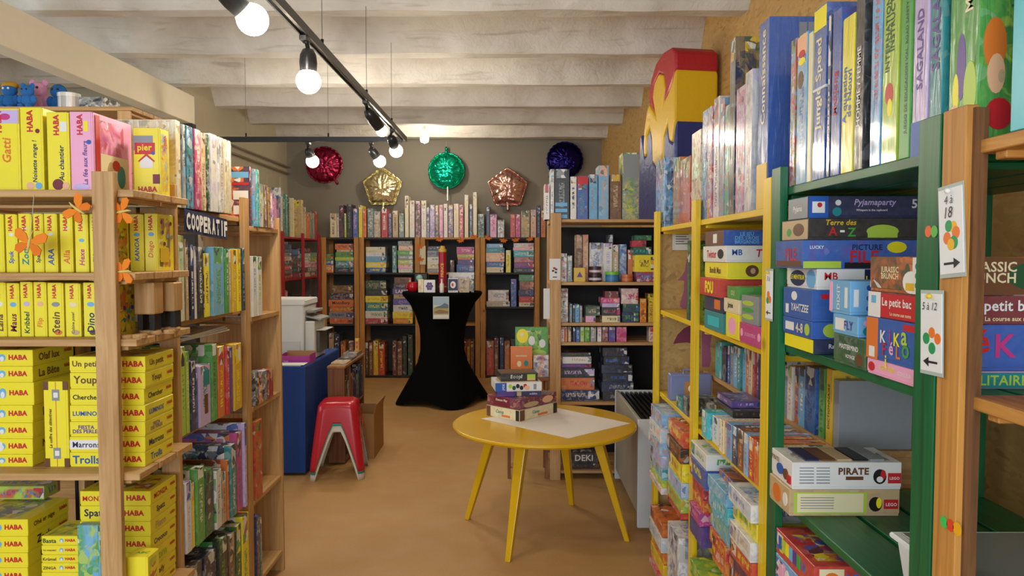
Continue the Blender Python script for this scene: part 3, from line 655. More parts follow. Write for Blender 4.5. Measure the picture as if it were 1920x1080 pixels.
butterfly('orange felt butterfly hanging right of the corner post, at the upper-middle shelf', 231, 509, 2.05, .034, 85, 10)

# ---- tall rack with plush toys behind the yellow boxes
E = rack('tall pine rack with plush toys on top, behind the yellow-box rack', -2.70, -1.86, 3.66, 4.0, [.3, .8, 1.3, 1.75, 2.225], PINE, [(-2.70, 3.64, .06, .02), (-1.92, 3.64, .06, .02), (-2.70, 4.0, .06, .02), (-1.92, 4.0, .06, .02)], 2.2, 'x', 3)
def plush(label, px, py, Y, s, hexc, extra=None, ears=False):
    root = empty('plush_toy', (Xp(px, py, Y), Y, 2.225)); tag(root, label, 'plush toy', 'plush toys on the tall rack')
    m = paint(hexc, .95, bump=.5, bscale=120)
    mb = MB().ball((0, 0, .5 * s), (.42 * s, .36 * s, .5 * s)).ball((0, -.05 * s, 1.15 * s), (.42 * s, .38 * s, .40 * s))
    for sx in (-1, 1): mb.ball((sx * .42 * s, -.1 * s, .6 * s), (.2 * s, .18 * s, .3 * s)).ball((sx * .25 * s, -.35 * s, .14 * s), (.18 * s, .28 * s, .15 * s))
    if ears:
        for sx in (-1, 1): mb.ball((sx * .3 * s, 0, 1.5 * s), (.16 * s, .1 * s, .2 * s))
    mb.build('body', m, root, smooth=True)
    for sx in (-1, 1): MB().ball((sx * .15 * s, -.40 * s, 1.22 * s), .065 * s, 10, 6).build('eye', paint('F0EEE8' if extra else '1A1A1A', .3), root, smooth=True)
    if extra: MB().ball((0, .02 * s, 1.45 * s), (.46 * s, .40 * s, .24 * s)).build('hair', paint(extra, .9, bump=.6), root, smooth=True)
plush('blue plush toy with mustard-yellow hair', 20, 200, 3.76, .085, '2266A8', 'B8891C')
plush('bright blue plush toy sitting beside the pink one', 53, 200, 3.72, .075, '2A6EB4', None, True)
plush('pink plush toy with round ears peeking behind a blue one', 74, 196, 3.86, .105, 'CF8FAE', None, True)
plush('blue plush toy leaning by the white tin', 112, 200, 3.84, .095, '1D5E9C', None)
tin = empty('gift_tin', (Xp(130, 200, 3.74), 3.74, 2.225)); tag(tin, 'white round tin with patterned side on the tall rack', 'tin')
MB().lathe([(.05, 0), (.05, .06)], 24).build('body', paint('C9C6C0', .3, .5), tin, smooth=False); MB().lathe([(.052, .06), (.052, .078), (.0001, .08)], 24).build('lid', paint('E2E0DA', .3, .3), tin)
gbox((Xp(146, 195, 3.75), 3.74, 2.225), (Xp(196, 195, 3.75), 3.9, 2.29), 'KWA', 'z', 'black and white patterned box beside the tin on the tall rack', None, 'game box', art=.9)
# ================================================================== BANNER RACK (left aisle) AND END RACK
BOXNAME = 'slim_game_box'
BZ = [.10, .50, .90, 1.28, 1.655]
Bk = rack('pine rack of upright games with the navy banner, along the aisle', -1.44, -1.1135, 2.43, 3.09, BZ, PINE,
          [(-1.112, 3.03, .02, .06), (-1.44, 3.03, .02, .06), (-1.44, 2.43, .02, .06)], 1.735, 'y', 3)
part(Bk, 'back_panel', (-1.452, 2.43, .1), (-1.442, 3.1, 1.25), paint('131313', .8))
XB = lambda px: -(1.088 - .03 * max(0, (px - 335) / 120))
GB = 'upright games in the banner rack'
side_row(XB, BZ[4], '''333.5 345 226 CEW
345 352 233 AWS
352.5 368 237 TSN
368 382 243 MRC
382 393 249 CZH
393.5 398 252 KGW
398.5 413 252 WIC
413 424 258 WEA
424.5 438 263 CEW''', .27, -1, 'from the pine corner rack, banner-rack top shelf', GB, art=.6, wrap=True, detail=True)
side_row(XB, BZ[3], '''337 351 441 WGL .5
351.5 359 448 EHW
359.5 368 459 NBW 0
368.5 374 462 WAI
374.5 387 463 KAW
387.5 400 475 YJH
400.5 425 463 SLG .2
425.5 432 467 GDW
432.5 439 468 EZW
439.5 448 468 JOY
448.5 457 467 YJO
457.5 464 465 KTS''', .25, -1, 'from the pine corner rack, banner-rack second shelf', GB, art=.15, detail=True)
r3 = side_row(XB, BZ[2], '''341 352 650 LYG 0
352.5 360 659 LGW .1
360.5 372 677 NVW .1
372.5 376 700 BWN
376.5 401 684 IPT .1
401.5 413 645 GWD
413.5 428 649 ORY .1
428.5 434 650 RMW .1
434.5 441 651 VIB
441.5 458 644 JOY .1''', .24, -1, 'from the pine corner rack, banner-rack third shelf', GB, art=.1, detail=True)
patch(r3[4], '+x', .6, .78, .55, .25, 'T'); patch(r3[4], '+x', .55, .35, .3, .32, 'H')
gbox((-1.36, 2.56, BZ[2]), (-1.34, 2.76, Zp(646, 2.66)), 'LYG', 'x', 'lime-green and yellow game box behind the lilac one in the banner rack', GB, art=.3)
for k in range(3):
    gg = r3[[0, 5, 9][k]]
nz = max(r['o'].location.z + r['h'] for r in r3) + .001
for k in range(3):
    o = bpy.data.objects.new('paper_sheaf', card_mesh('paper_sheaf', .2, .44 - .04 * k, .006, 'WAC', 'z', 0, 0, False)); COL.objects.link(o); o.location = (-1.24, 2.74 + .02 * k, nz + .0065 * k); o.rotation_euler = (0, 0, .05 * (k - 1))
    tag(o, ['lowest', 'middle', 'topmost'][k] + ' sheaf of loose paper lying on the upright games in the banner rack', 'paper', 'loose papers in the banner rack')
side_row(XB, BZ[1], '''349 362 903 WBI .1
362.5 370 905 YJW
370.5 388 876 GLW .1
388.5 407 879 NGH .6
407.5 420 881 WGA
420.5 430 885 ETR
430.5 435 862 OHR
435.5 448 833 TNW
448.5 460 809 MOB .1
460.5 466 793 IBW''', .24, -1, 'from the pine corner rack, banner-rack fourth shelf', GB, art=.2, detail=True)
side_row(XB, BZ[0], '''356 385 1058 KAH .2
385.5 412 1036 NKW .3
412.5 432 1008 KDG .2
432.5 446 1000 HEA
446.5 458 984 DGY
458.5 473 964 YRG .1''', .24, -1, 'from the pine corner rack, banner-rack bottom shelf', GB, art=.2, detail=True)
# banner
ban = empty('banner', (-1.082, 2.47, 1.655)); tag(ban, 'navy cloth banner reading COOPERATIF pinned to the rack edge', 'banner')
ya, yb = Yp(345, 400, -1.08) - 2.47, Yp(424, 410, -1.08) - 2.47; zt, zb = Zp(393, 2.5) - 1.655, Zp(436, 2.5) - 1.655
n = 24; vs = []; fs = []
def bw(t_): return .0016 * math.sin(t_ * 9) + .002
for i in range(n + 1):
    q = i / n
    for zz in (zt, zb):
        for th in (0, .0015): vs.append((bw(q) + th, ya + (yb - ya) * q, zz - .018 * q))
for i in range(n):
    a = i * 4; b = a + 4; fs += [(a, b, b + 2, a + 2), (a + 1, a + 3, b + 3, b + 1), (a, a + 1, b + 1, b), (a + 2, b + 2, b + 3, a + 3)]
fs += [(0, 2, 3, 1), (n * 4, n * 4 + 1, n * 4 + 3, n * 4 + 2)]
MB().add(vs, fs).build('cloth', paint('20244E', .9, bump=.3, bscale=200), ban, fix=True)
for i, ch in enumerate('COOPERATIF'):
    q = (i + .5) / 10.2 + .01; put_text(ban, Vector((bw(q) + .0035, ya + (yb - ya) * q, (zt + zb) / 2 - .018 * q)), Vector((0, 1, 0)), Vector((0, 0, 1)), (yb - ya) * .088, (zt - zb) * .74, ch, 'W', fw=.95 if ch != 'I' else .32, fh=1.0, bold=.05, stretch=True)
Ck = rack('narrow pine end rack with solid side panel beside the blue desk', -1.44, -1.09, 3.092, 3.46, [.10, .46, .86, 1.24, 1.62], PINE, [(-1.44, 3.115, .02, .06)], 1.7, 'y', 3)
part(Ck, 'side_panel', (-1.44, 3.462, 0), (-1.085, 3.482, 1.672), PINE[2])
GC = 'games in the narrow end rack'
XC = -1.08
g = gbox((-1.30, 3.097, 1.62), (-1.09, 3.119, Zp(313, 3.12)), 'NRO', 'y', 'navy game box with white label stripes on top of the narrow end rack', GC, art=.1, wrap=False)
patch(g, '-y', .8, .86, .36, .1, 'S'); patch(g, '-y', .8, .71, .36, .04, 'R'); patch(g, '-y', .82, .52, .3, .15, 'W'); patch(g, '-y', .82, .27, .3, .15, 'W'); patch(g, '-y', .8, .12, .36, .07, 'O')
side_row(XC, 1.62, '''480 483.5 317 SOT
484 488 318 QGW
488.5 497 345 WLA
497.5 501 347 HEA
501.5 505 348 HFE
505.5 511 352 JEF
511.5 515 362 PVW''', .22, -1, 'from the navy box, narrow end-rack top shelf', GC, art=.5, wrap=True)
side_row(XC, 1.24, '476 484 480 WGS 0\n484.5 493 481 WTL .1', .2, -1, 'from the middle post, narrow end-rack second shelf', GC, art=.1)
side_row(XC, .86, '''480 487 697 KAW .8
487.5 495 703 OKW .6
495.5 506 695 NAW .7
506.5 514 692 FOR .5''', .15, -1, 'from the middle post, narrow end-rack third shelf', GC, art=.5)
side_row(XC, .46, '482 495 788 ROG .5', .22, -1, 'from the middle post, narrow end-rack fourth shelf', GC)
side_row(XC, .10, '484 491 966 NBA\n491.5 497 972 AWN', .22, -1, 'from the middle post, narrow end-rack bottom shelf', GC)

# ================================================================== GREEN RACK (near right)
BOXNAME = 'game_box'
GZ = [.06, .47, .875, 1.272, 1.672]
Gk = rack('green painted rack beside the yellow rack, with age cards', .70, 1.22, 1.19, 1.95, GZ, GREENW,
          [(.68, 1.186, .02, .063), (.68, 1.888, .02, .063), (1.2, 1.186, .02, .063), (1.2, 1.888, .02, .063)], 1.724, 'y', 4)
GG = 'games in the green rack'
def spine(a, b, yt, X, z, cols, label, depth=.3, group=None, art=.2, wrap=False, ht=None, txt=1.0, title=None, tcol='W', tcy=.5, tfh=.6, tfw=.55, rot=1, cat='game box', tcx=.5):
    ym = 478 - (z - 1.5) * F / 1.5; ya, yb = Yp(a, ym, X), Yp(b, ym, X)
    zt = z + ht if ht else Zp(yt, (ya + yb) / 2)
    g = gbox((X, ya - .0006, z), (X + depth, yb + .0006, zt), cols, 'y', label, group, cat, 'game_box', min(art, .05) if title else art, 0.0 if title else txt, wrap)
    if title: lett(g, '-x', title, tcol, tcx, tcy, tfw, tfh, rot)
    return g
z = GZ[4]
tg = 'on the green-rack top shelf'; GT = 'tall games on the green-rack top shelf'
spine(1478, 1489, 74, .70, z, 'RGS', 'slim red and green game box next to the green far post', .28, GT, .7, True)
g = spine(1490, 1510, 0, .70, z, 'SYB', 'sky-blue game box with red emblem and bear picture ' + tg, .28, GT, .15, True, ht=.36); patch(g, '-x', .5, .93, .9, .12, 'Z'); patch(g, '-x', .4, .7, .5, .12, 'H', disc=2); patch(g, '-x', .5, .82, .6, .05, 'Y', disc=2); patch(g, '-x', .5, .87, .6, .05, 'R', disc=2)
spine(1510.5, 1519, 0, .70, z, 'CEW', 'plain cream game box beside the bear box ' + tg, .28, GT, 0, False, ht=.35, txt=0)
g = spine(1521, 1545, 12, .70, z, 'BWY', 'blue and white game box held by a white band ' + tg, .28, GT, .1, True, title='Jungle Speed', tcol='C', tcy=.55); patch(g, '-x', .5, .93, .95, .12, 'Y')
MB().box((-g['w'] / 2 - .001, -g['d'] / 2 - .001, g['h'] * .52), (g['w'] / 2 - .02, g['d'] / 2 + .0005, g['h'] * .535)).build('band', paint('D8DCE4', .5), g['o'])
spine(1547, 1554, 28, .70, z, 'NBW', 'thin navy game box next to the banded box ' + tg, .28, GT, 0, True)
spine(1554.5, 1573, 18, .70, z, 'BRS', 'blue game box with red lettering ' + tg, .28, GT, .25, True, title='Mahjong', tcol='R')
spine(1573.5, 1597, 30, .70, z, 'YWB', 'yellow game box with blue question lettering ' + tg, .28, GT, .05, True, title='A question\nde Nouvi', tcol='B', tfw=.7, tfh=.55)
spine(1597.5, 1616, 0, .70, z, 'KAW', 'black and silver game box reading HOMME FEMME ' + tg, .29, GT, .1, True, ht=.4, title='HOMME / FEMME', tcol='W', tfw=.55, tfh=.4, tcy=.42)
spine(1627, 1648, 0, .70, z, 'SBR', 'pale blue game box with tiny figures ' + tg, .27, GT, .3, True, ht=.41)
g = spine(1648.5, 1679, 0, .70, z, 'LGR', 'lime-green road safety game box ' + tg, .27, GT, .08, True, ht=.42, title='INTERNATIONALES\nINSTRUCTIF', tcol='D', tcy=.62, tfh=.5); patch(g, '-x', .5, .3, .5, .1, 'R', disc=2); patch(g, '-x', .55, .24, .3, .08, 'Y', disc=2)
spine(1681, 1703, 0, .70, z, 'GLW', 'leaf-green road safety game box with small capitals ' + tg, .27, GT, 0, False, ht=.425, txt=0, title='JUEGO DE EDUCACION VIAL. ROAD SAFETY EDUCATION GAME', tcol='D', tcx=.68, tfw=.3, tfh=.8)
g = spine(1705, 1735, 0, .70, z, 'IVW', 'lilac game box titled SAGALAND beside the teal one', .27, GT, .05, True, ht=.43, title='SAGALAND', tcol='V', tcy=.42, tfw=.4, tfh=.32, txt=0); patch(g, '-x', .5, .06, 1, .15, 'B'); patch(g, '-x', .5, .7, .8, .14, 'J', disc=2); patch(g, '-x', .5, .73, .45, .1, 'Z', disc=2)
spine(1736, 1762, 0, .70, z, 'TQV', 'teal game box with large purple lettering by the green near post', .27, GT, .05, True, ht=.43, title='SAGALAND', tcol='V', tcy=.5, tfw=.6, tfh=.55, txt=0)
# ---- plain pine rack next to it (nearest the camera)
Pk = rack('plain pine rack with rough bark edge next to the green rack', .70, 1.22, .45, 1.13, [.47, .875, 1.285, 1.672], OAK, [(.68, 1.12, .02, .06), (1.2, 1.12, .02, .06)], 1.725, 'y', 4)
MB().hexa([(.0 - .27, 1.116 - .79, 0), (.02 - .27, 1.117 - .79, 0), (.022 - .27, 1.122 - .79, 0), (0 - .27, 1.122 - .79, 0)], [(-.27, 1.113 - .79, 1.72), (.022 - .27, 1.116 - .79, 1.72), (.022 - .27, 1.122 - .79, 1.72), (-.27, 1.122 - .79, 1.72)]).build('bark_edge', wood('80552E', '4A2E18', 2, .9), Pk)
g = spine(1772, 1829, 0, .70, 1.6725, 'GDL', 'dark green magic-forest game box on the plain pine rack', .27, 'games on the plain pine rack', .1, True, ht=.40, txt=0, title='Magique', tcol='C', tcx=.72, tcy=.62, tfw=.35, tfh=.4)
patch(g, '-x', .45, .3, .3, .26, 'V', disc=2); patch(g, '-x', .28, .2, .2, .16, 'Y', disc=2); patch(g, '-x', .75, .2, .4, .22, 'L', disc=2); patch(g, '-x', .25, .1, .4, .12, 'Z', disc=2)
lett(g, '-y', 'Parviendras tu\nà dérober le trésor\nde l\'Or ?', 'C', .15, .72, .13, .45, 1, shear=.2)
patch(g, '-y', .09, .36, .13, .2, 'O', disc=2); patch(g, '-y', .1, .25, .1, .15, 'Z', disc=2); patch(g, '-y', .13, .24, .04, .05, 'E', disc=2); patch(g, '-y', .12, .1, .15, .12, 'R', disc=2)
g = spine(1887, 1955, 0, .70, 1.6725, 'QWN', 'turquoise puzzle game box with white rotated lettering, plain pine rack', .27, 'games on the plain pine rack', 0, False, ht=.38, txt=0)
lett(g, '-x', 'RÉSOUS L\'ÉNIGME ET FAIS ROULER\nUN JEU AMUSANT QUI DÉVELOPPE LE RA', 'W', .75, .62, .4, .72, 1); patch(g, '-x', .72, .12, .35, .18, 'H', disc=2); patch(g, '-x', .66, .1, .18, .1, 'Z', disc=2)
# ---- stacked boxes, second shelf
z = GZ[3]; wf_ = 'of the far pile, green-rack second shelf'
zq = lambda py: Zp(py, 1.69)
S = [(.69, .99, 1.69, 1.87, zq(637), 'NYL', 0), (.685, .99, 1.69, 1.87, zq(604), 'BLS', 0), (.685, .98, 1.69, 1.87, zq(544), 'BWS', 0), (.695, .99, 1.69, 1.875, zq(504), 'WKB', 0), (.66, .98, 1.686, 1.86, zq(450), 'BSR', .1), (.68, .99, 1.705, 1.875, zq(408), 'KEH', 0), (.69, .96, 1.735, 1.86, zq(364), 'NKV', 0)]
gs = []; zz = z
nm = ['navy game box with yellow end, bottom', 'blue game box with green frog, second from bottom', 'blue dice game box, third from bottom', 'white and black liar game box, fourth from bottom', 'sky-blue party game box, fifth from bottom', 'black alphabet game box, sixth from bottom', 'navy pyjama-party game box, top']
for (x0, x1, y0, y1, zt, c, ar), L in zip(S, nm):
    gs.append(gbox((x0, y0, zz), (x1, y1, zt), c, 'z', L + ' ' + wf_, GG, art=ar, txt=0)); zz = zt
g = gs[0]; patch(g, '-x', .5, .5, .98, .9, 'Y'); lett(g, '-y', 'Ravensburger', 'W', .25, .5, .4, .4)
g = gs[1]; patch(g, '-x', .25, .5, .3, .5, 'W'); lett(g, '-x', '4-8', 'C', .6, .5, .3, .6); patch(g, '-x', .85, .5, .22, .7, 'L', disc=1); patch(g, '-y', .15, .5, .13, .8, 'L', disc=2); patch(g, '-y', .4, .5, .12, .7, 'N', disc=1)
g = gs[2]; lett(g, '-x', 'YAHTZEE', 'W', .6, .38, .6, .4, shear=.2); patch(g, '-x', .4, .75, .2, .3, 'W', disc=2); patch(g, '-x', .15, .3, .1, .3, 'W'); patch(g, '-y', .1, .8, .06, .15, 'R'); patch(g, '-y', .32, .2, .12, .3, 'N')
g = gs[3]; patch(g, '-x', .38, .5, .52, .8, 'N', disc=2); lett(g, '-x', 'LE MENTEUR', 'Y', .38, .55, .48, .4); patch(g, '-x', .82, .5, .3, .9, 'S', disc=2); lett(g, '-y', 'MB', 'R', .11, .65, .12, .35); patch(g, '-y', .68, .5, .62, .95, 'N'); lett(g, '-y', 'LE MENTEUR', 'Y', .6, .5, .44, .55)
g = gs[4]; lett(g, '-x', 'FILE', 'R', .6, .5, .5, .45); patch(g, '-x', .5, .16, .9, .2, 'H'); lett(g, '-y', 'PICTURE', 'N', .46, .75, .25, .2); lett(g, '-y', 'FILE', 'R', .44, .42, .3, .42); patch(g, '-y', .14, .14, .27, .24, 'L'); patch(g, '-y', .6, .12, .6, .2, 'K'); patch(g, '-y', .67, .75, .14, .4, 'Y', disc=2); lett(g, '-y', 'LUCKY', 'W', .1, .75, .1, .2)
g = gs[5]; patch(g, '-x', .5, .5, .95, .9, 'E'); patch(g, '-x', .3, .4, .18, .4, 'G', disc=2); patch(g, '-x', .65, .5, .4, .6, 'H', disc=2); lett(g, '-y', 'A', 'R', .18, .4, .1, .4); lett(g, '-y', 'Z', 'G', .32, .36, .1, .4); lett(g, '-y', '-', 'W', .25, .4, .04, .1); patch(g, '-y', .55, .4, .24, .6, 'L', disc=2); patch(g, '-y', .55, .22, .22, .22, 'L')
lett(g, '-y', 'Terre des', 'J', .24, .8, .24, .25, shear=.2)
g = gs[6]; patch(g, '-x', .5, .5, .97, .92, 'A'); lett(g, '-x', 'Pyjama', 'W', .5, .45, .7, .35); patch(g, '-y', .09, .5, .17, .98, 'B'); patch(g, '-y', .09, .5, .11, .5, 'W'); patch(g, '-y', .1, .6, .05, .22, 'R', disc=1); lett(g, '-y', 'Pyjamaparty', 'I', .58, .68, .42, .35, shear=.2); patch(g, '-y', .26, .7, .05, .3, 'W', disc=1); patch(g, '-y', .25, .3, .08, .4, 'T', disc=2); lett(g, '-y', '5', 'W', .92, .65, .1, .4); lett(g, '-y', 'Whispers in the cupboard', 'W', .55, .36, .3, .12)
wm = 'of the middle pile, green-rack second shelf'
g = gbox((.69, 1.442, z), (.95, 1.585, 1.334), 'DLW', 'z', 'dark green code-breaking game box, bottom ' + wm, GG, art=.1, txt=0); lett(g, '-x', 'MASTERMIND', 'W', .5, .62, .6, .3); lett(g, '-x', 'VOYAGE', 'W', .55, .32, .3, .18); patch(g, '-x', .83, .3, .22, .4, 'H', disc=2)
g = gbox((.69, 1.475, 1.334), (.94, 1.59, 1.376), 'SQW', 'z', 'pale blue game box with pink bird, second ' + wm, GG, art=0, txt=0); patch(g, '-x', .3, .5, .4, .6, 'W'); lett(g, '-x', 'FLY', 'V', .65, .5, .35, .6); patch(g, '-y', .08, .7, .07, .3, 'P', disc=2); patch(g, '-y', .1, .3, .12, .5, 'T', disc=2)
g = gbox((.69, 1.51, 1.376), (.93, 1.61, 1.447), 'SBK', 'z', 'bright blue cube-shaped game box, top ' + wm, GG, art=0, txt=0); lett(g, '-x', 'DIXIT', 'W', .45, .5, .3, .75, 1); patch(g, '-x', .8, .5, .12, .6, 'W'); patch(g, '-x', .08, .5, .14, .9, 'P')
for k in range(3): patch(g, '-y', .16, .2 + .3 * k, .07, .16, 'B', disc=1)
patch(g, '-y', .05, .5, .04, .5, 'W')
wn_ = 'of the near pile, green-rack second shelf'
g = gbox((.69, 1.252, z), (1.0, 1.434, 1.302), 'PYS', 'z', 'pink travel rummy game box, bottom ' + wn_, GG, art=0, txt=0); lett(g, '-x', 'SOLITAIRE', 'Y', .42, .6, .3, .5); lett(g, '-x', 'COULEUR', 'W', .76, .55, .25, .45); patch(g, '-x', .1, .5, .14, .6, 'R', disc=2); lett(g, '-y', 'SOLITAIRE', 'L', .42, .5, .4, .6); lett(g, '-y', 'CoULEUR', 'W', .8, .5, .3, .5); patch(g, '-y', .5, .5, .98, .9, 'T').location = (0, .0003, 0)
g = gbox((.688, 1.252, 1.302), (1.0, 1.434, 1.382), 'BOR', 'z', 'blue quiz game box with orange end strip, second ' + wn_, GG, art=0, txt=0); patch(g, '-x', .12, .5, .24, .98, 'O'); patch(g, '-x', .12, .18, .12, .25, 'W'); patch(g, '-x', .86, .88, .24, .14, 'R')
for k, (ch, cc) in enumerate(zip('KiKaFéLoi', 'WMYLRPOGY')): lett(g, '-x', ch, cc, .36 + .135 * (k % 4) + .03 * (k // 4), .58 - .28 * (k // 4) + .05 * (k % 2), .14, .3)
for k, (ch, cc) in enumerate(zip('FéKiKa', 'GRMVOL')): lett(g, '-y', ch, cc, .22 + .13 * k, .55 + .1 * (k % 2), .15, .5)
g = gbox((.69, 1.252, 1.382), (1.0, 1.434, 1.431), 'FWR', 'z', 'red word game box titled Le petit bac, third ' + wn_, GG, art=0, txt=0); patch(g, '-x', .13, .5, .26, .98, 'W'); patch(g, '-x', .6, .5, .66, .9, 'R'); lett(g, '-x', 'Le petit bac', 'W', .58, .6, .56, .45); lett(g, '-x', 'La course aux noms', 'C', .66, .22, .4, .15); lett(g, '-y', 'petit bac', 'W', .5, .6, .7, .5); lett(g, '-y', 'La course aux noms', 'C', .5, .2, .55, .16); patch(g, '-x', .12, .7, .1, .3, 'S')
g = gbox((.69, 1.252, 1.431), (1.0, 1.430, 1.497), 'HOD', 'z', 'brown dinosaur game box titled Jurassic Brunch, top ' + wn_, GG, art=.75, txt=0); lett(g, '-x', 'JURASSIC\nBRUNCH', 'C', .42, .55, .36, .5); patch(g, '-x', .83, .32, .3, .6, 'W', disc=2); patch(g, '-x', .93, .5, .14, .96, 'W'); patch(g, '-x', .82, .2, .16, .2, 'J')
for k in range(3): patch(g, '-x', .94, .25 + .25 * k, .09, .16, 'T', disc=1)
patch(g, '-y', .5, .5, .98, .96, 'H'); patch(g, '-y', .6, .5, .25, .7, 'D', disc=2); lett(g, '-y', 'JURASSIC\nBRUNCH', 'C', .36, .6, .46, .55); patch(g, '-y', .78, .55, .18, .5, 'K', disc=2)
# third shelf: two boxes and the white bin
z = GZ[2]
g = gbox((.663, 1.748, z), (.928, 1.886, .940), 'EJH', 'z', 'ochre treasure-map game box under the white pirate box', GG, art=.15, txt=0); patch(g, '-y', .37, .5, .66, .8, 'L'); patch(g, '-y', .37, .5, .6, .7, 'C'); patch(g, '-y', .92, .45, .13, .35, 'R'); patch(g, '-y', .78, .45, .12, .55, 'K', disc=2); patch(g, '-y', .81, .5, .05, .4, 'Y', disc=2); patch(g, '-x', .4, .5, .4, .7, 'O', disc=2); patch(g, '-x', .8, .5, .2, .5, 'W', disc=2)
for k in range(5): patch(g, '-y', .25, .3 + .1 * k, .3, .025, 'A'); 
lett(g, '-y', 'LEGO', 'W', .92, .45, .1, .18)
g = gbox((.668, 1.746, .940), (.93, 1.886, 1.006), 'WHK', 'z', 'white game box reading PIRATE on top of the ochre box', GG, art=0, txt=0)
lett(g, '-y', 'PIRATE', 'H', .56, .68, .3, .26, bold=.04); patch(g, '-y', .57, .42, .16, .13, 'H'); lett(g, '-y', 'LEGO', 'W', .935, .42, .09, .16); o_ = patch(g, '-y', .935, .42, .12, .38, 'R'); o_.location = (0, .0003, 0); patch(g, '-y', .8, .48, .12, .55, 'K', disc=2); patch(g, '-y', .83, .55, .05, .35, 'R', disc=2); patch(g, '-y', .8, .38, .06, .22, 'W', disc=2)
for k in range(6): patch(g, '-y', .13, .8 - .11 * k, .13, .03, 'A'); patch(g, '-y', .28, .8 - .11 * k, .12, .03, 'A')
lett(g, '-x', 'PIRATE', 'H', .25, .75, .35, .2); patch(g, '-x', .45, .45, .3, .4, 'B', disc=2); patch(g, '-x', .72, .4, .2, .4, 'H', disc=2); patch(g, '-x', .88, .3, .14, .3, 'R')
for k in range(5): patch(g, '+z', .2 + .15 * k, .5, .13, .8, 'NHEKA'[k])
bin_ = empty('plastic_bin', (.858, 1.19, z)); tag(bin_, 'white plastic bin with clear grey lid on the green slats', 'bin')
MB().hexa([(-.13, -.16, 0), (.13, -.16, 0), (.13, .16, 0), (-.13, .16, 0)], [(-.142, -.172, .096), (.142, -.172, .096), (.142, .172, .096), (-.142, .172, .096)]).build('tub', paint('DDE2E6', .35), bin_, bevel=.008)
MB().box((-.15, -.18, .097), (.15, .18, .106), .004).build('rim', paint('E6EAEC', .3), bin_, bevel=.002)
t = NT('smoked_plastic'); t.base(lin('8D9590'), .25); t.set(t.b.inputs['Transmission Weight'], .25); MB().box((-.135, -.165, .106), (.135, .165, .110), .002).build('lid', t.m, bin_)
# lower shelf of the green rack
z = GZ[1]; gs = pile(.68, .96, 1.638, 1.88, z, [(.53, 'SWB'), (.60, 'TWS'), (.66, 'NOY'), (.735, 'SBP'), (.80, 'RYB')], 'up in the pile under the green slats', GG, art=.1)
g = gs[-1]
for k in range(6): patch(g, '-x', .12 + .1 * k, .55, .085, .5, 'BLYSVG'[k])
patch(g, '-y', .14, .5, .2, .8, 'C'); patch(g, '-y', .14, .5, .13, .6, 'O', disc=1)
g = gs[-2]
for k in range(5): patch(g, '-x', .15 + .18 * k, .5, .13, .6, 'PWOMW'[k], disc=2)
patch(g, '-y', .15, .5, .2, .85, 'R'); patch(g, '-y', .15, .5, .16, .7, 'W', disc=1); patch(g, '-y', .45, .4, .1, .6, 'O', disc=2)
# cards, pins and stickers
def card(label, a, b, yt, yb, X, shear, lines, dots, arrow, group='age cards pinned to posts'):
    ym = (yt + yb) / 2; ya, yb_ = Yp(a, ym, X), Yp(b, ym, X); Yc = (ya + yb_) / 2; zc = (Zp(yt, Yc) + Zp(yb, Yc)) / 2; H = Zp(yt, Yc) - Zp(yb, Yc); W = abs(ya - yb_)
    root = empty('age_card', (X, Yc, zc)); root.rotation_euler = (R(shear), 0, 0); tag(root, label, 'card', group)
    r_, u_ = Vector((0, -1, 0)), Vector((0, 0, 1))
    MB().box((-.0012, -W / 2 - .003, -H / 2 - .006), (-.0004, W / 2 + .003, H / 2 + .006)).build('plastic_sleeve', paint('B9C4BC', .15), root)
    MB().box((-.0022, -W / 2, -H / 2), (-.0012, W / 2, H / 2)).build('paper', paint('E9EAEA', .5), root)
    for s, cy, fh in lines: put_text(root, Vector((-.0026, 0, 0)), r_, u_, W, H, s, 'K', .45, cy, .72, fh, shear=.2, bold=.0)
    for (u0, v0, c, rr) in dots: MB().prism([(rr * W * math.cos(q * math.pi / 8), rr * W * math.sin(q * math.pi / 8)) for q in range(16)], (-.0023, (.5 - u0) * W, (v0 - .5) * H), r_, u_, (-1, 0, 0), .0004 + .0002 * random.random()).build('sticker_dot', code_mat(c), root)
    if arrow:
        k = arrow * W; MB().prism([(-.32 * k, -.03 * W), (.1 * k, -.03 * W), (.1 * k, -.13 * W), (.36 * k, 0), (.1 * k, .13 * W), (.1 * k, .03 * W), (-.32 * k, .03 * W)], (-.0026, 0, -.38 * H), r_, u_, (-1, 0, 0), .0003).build('arrow', paint('17181C', .5), root, fix=True)
    MB().ball((-.006, 0, H * .47), .0045, 10, 6).build('pin', paint('E3E1D8' if arrow > 0 else 'DDBF2E', .3), root, smooth=True)
GRN, ORG, YLW = '1E9A58', 'EC7A2A', 'F0B81E'
card('white age card with five coloured dots and right arrow on the bark-edged post', 1764, 1808, 352, 513, .678, -5, [('4 à', .87, .1), ('18', .72, .13)], [(.42, .56, GRN, .15), (.62, .54, YLW, .15), (.72, .47, ORG, .16), (.34, .42, ORG, .16), (.62, .36, GRN, .17), (.5, .34, YLW, .15)], 1)
card('white age card with four coloured dots and left arrow on the green post', 1729, 1768, 551, 696, .677, -2, [('5 à 12', .84, .14)], [(.55, .5, ORG, .15), (.82, .43, ORG, .15), (.28, .42, GRN, .16), (.56, .3, GRN, .16)], -1)
card('white age card with orange and green dots on the yellow post', 1437, 1449, 508, 597, .678, 0, [('3 à', .84, .1)], [(.45, .5, ORG, .2), (.7, .4, ORG, .2), (.35, .38, GRN, .2)], -1)
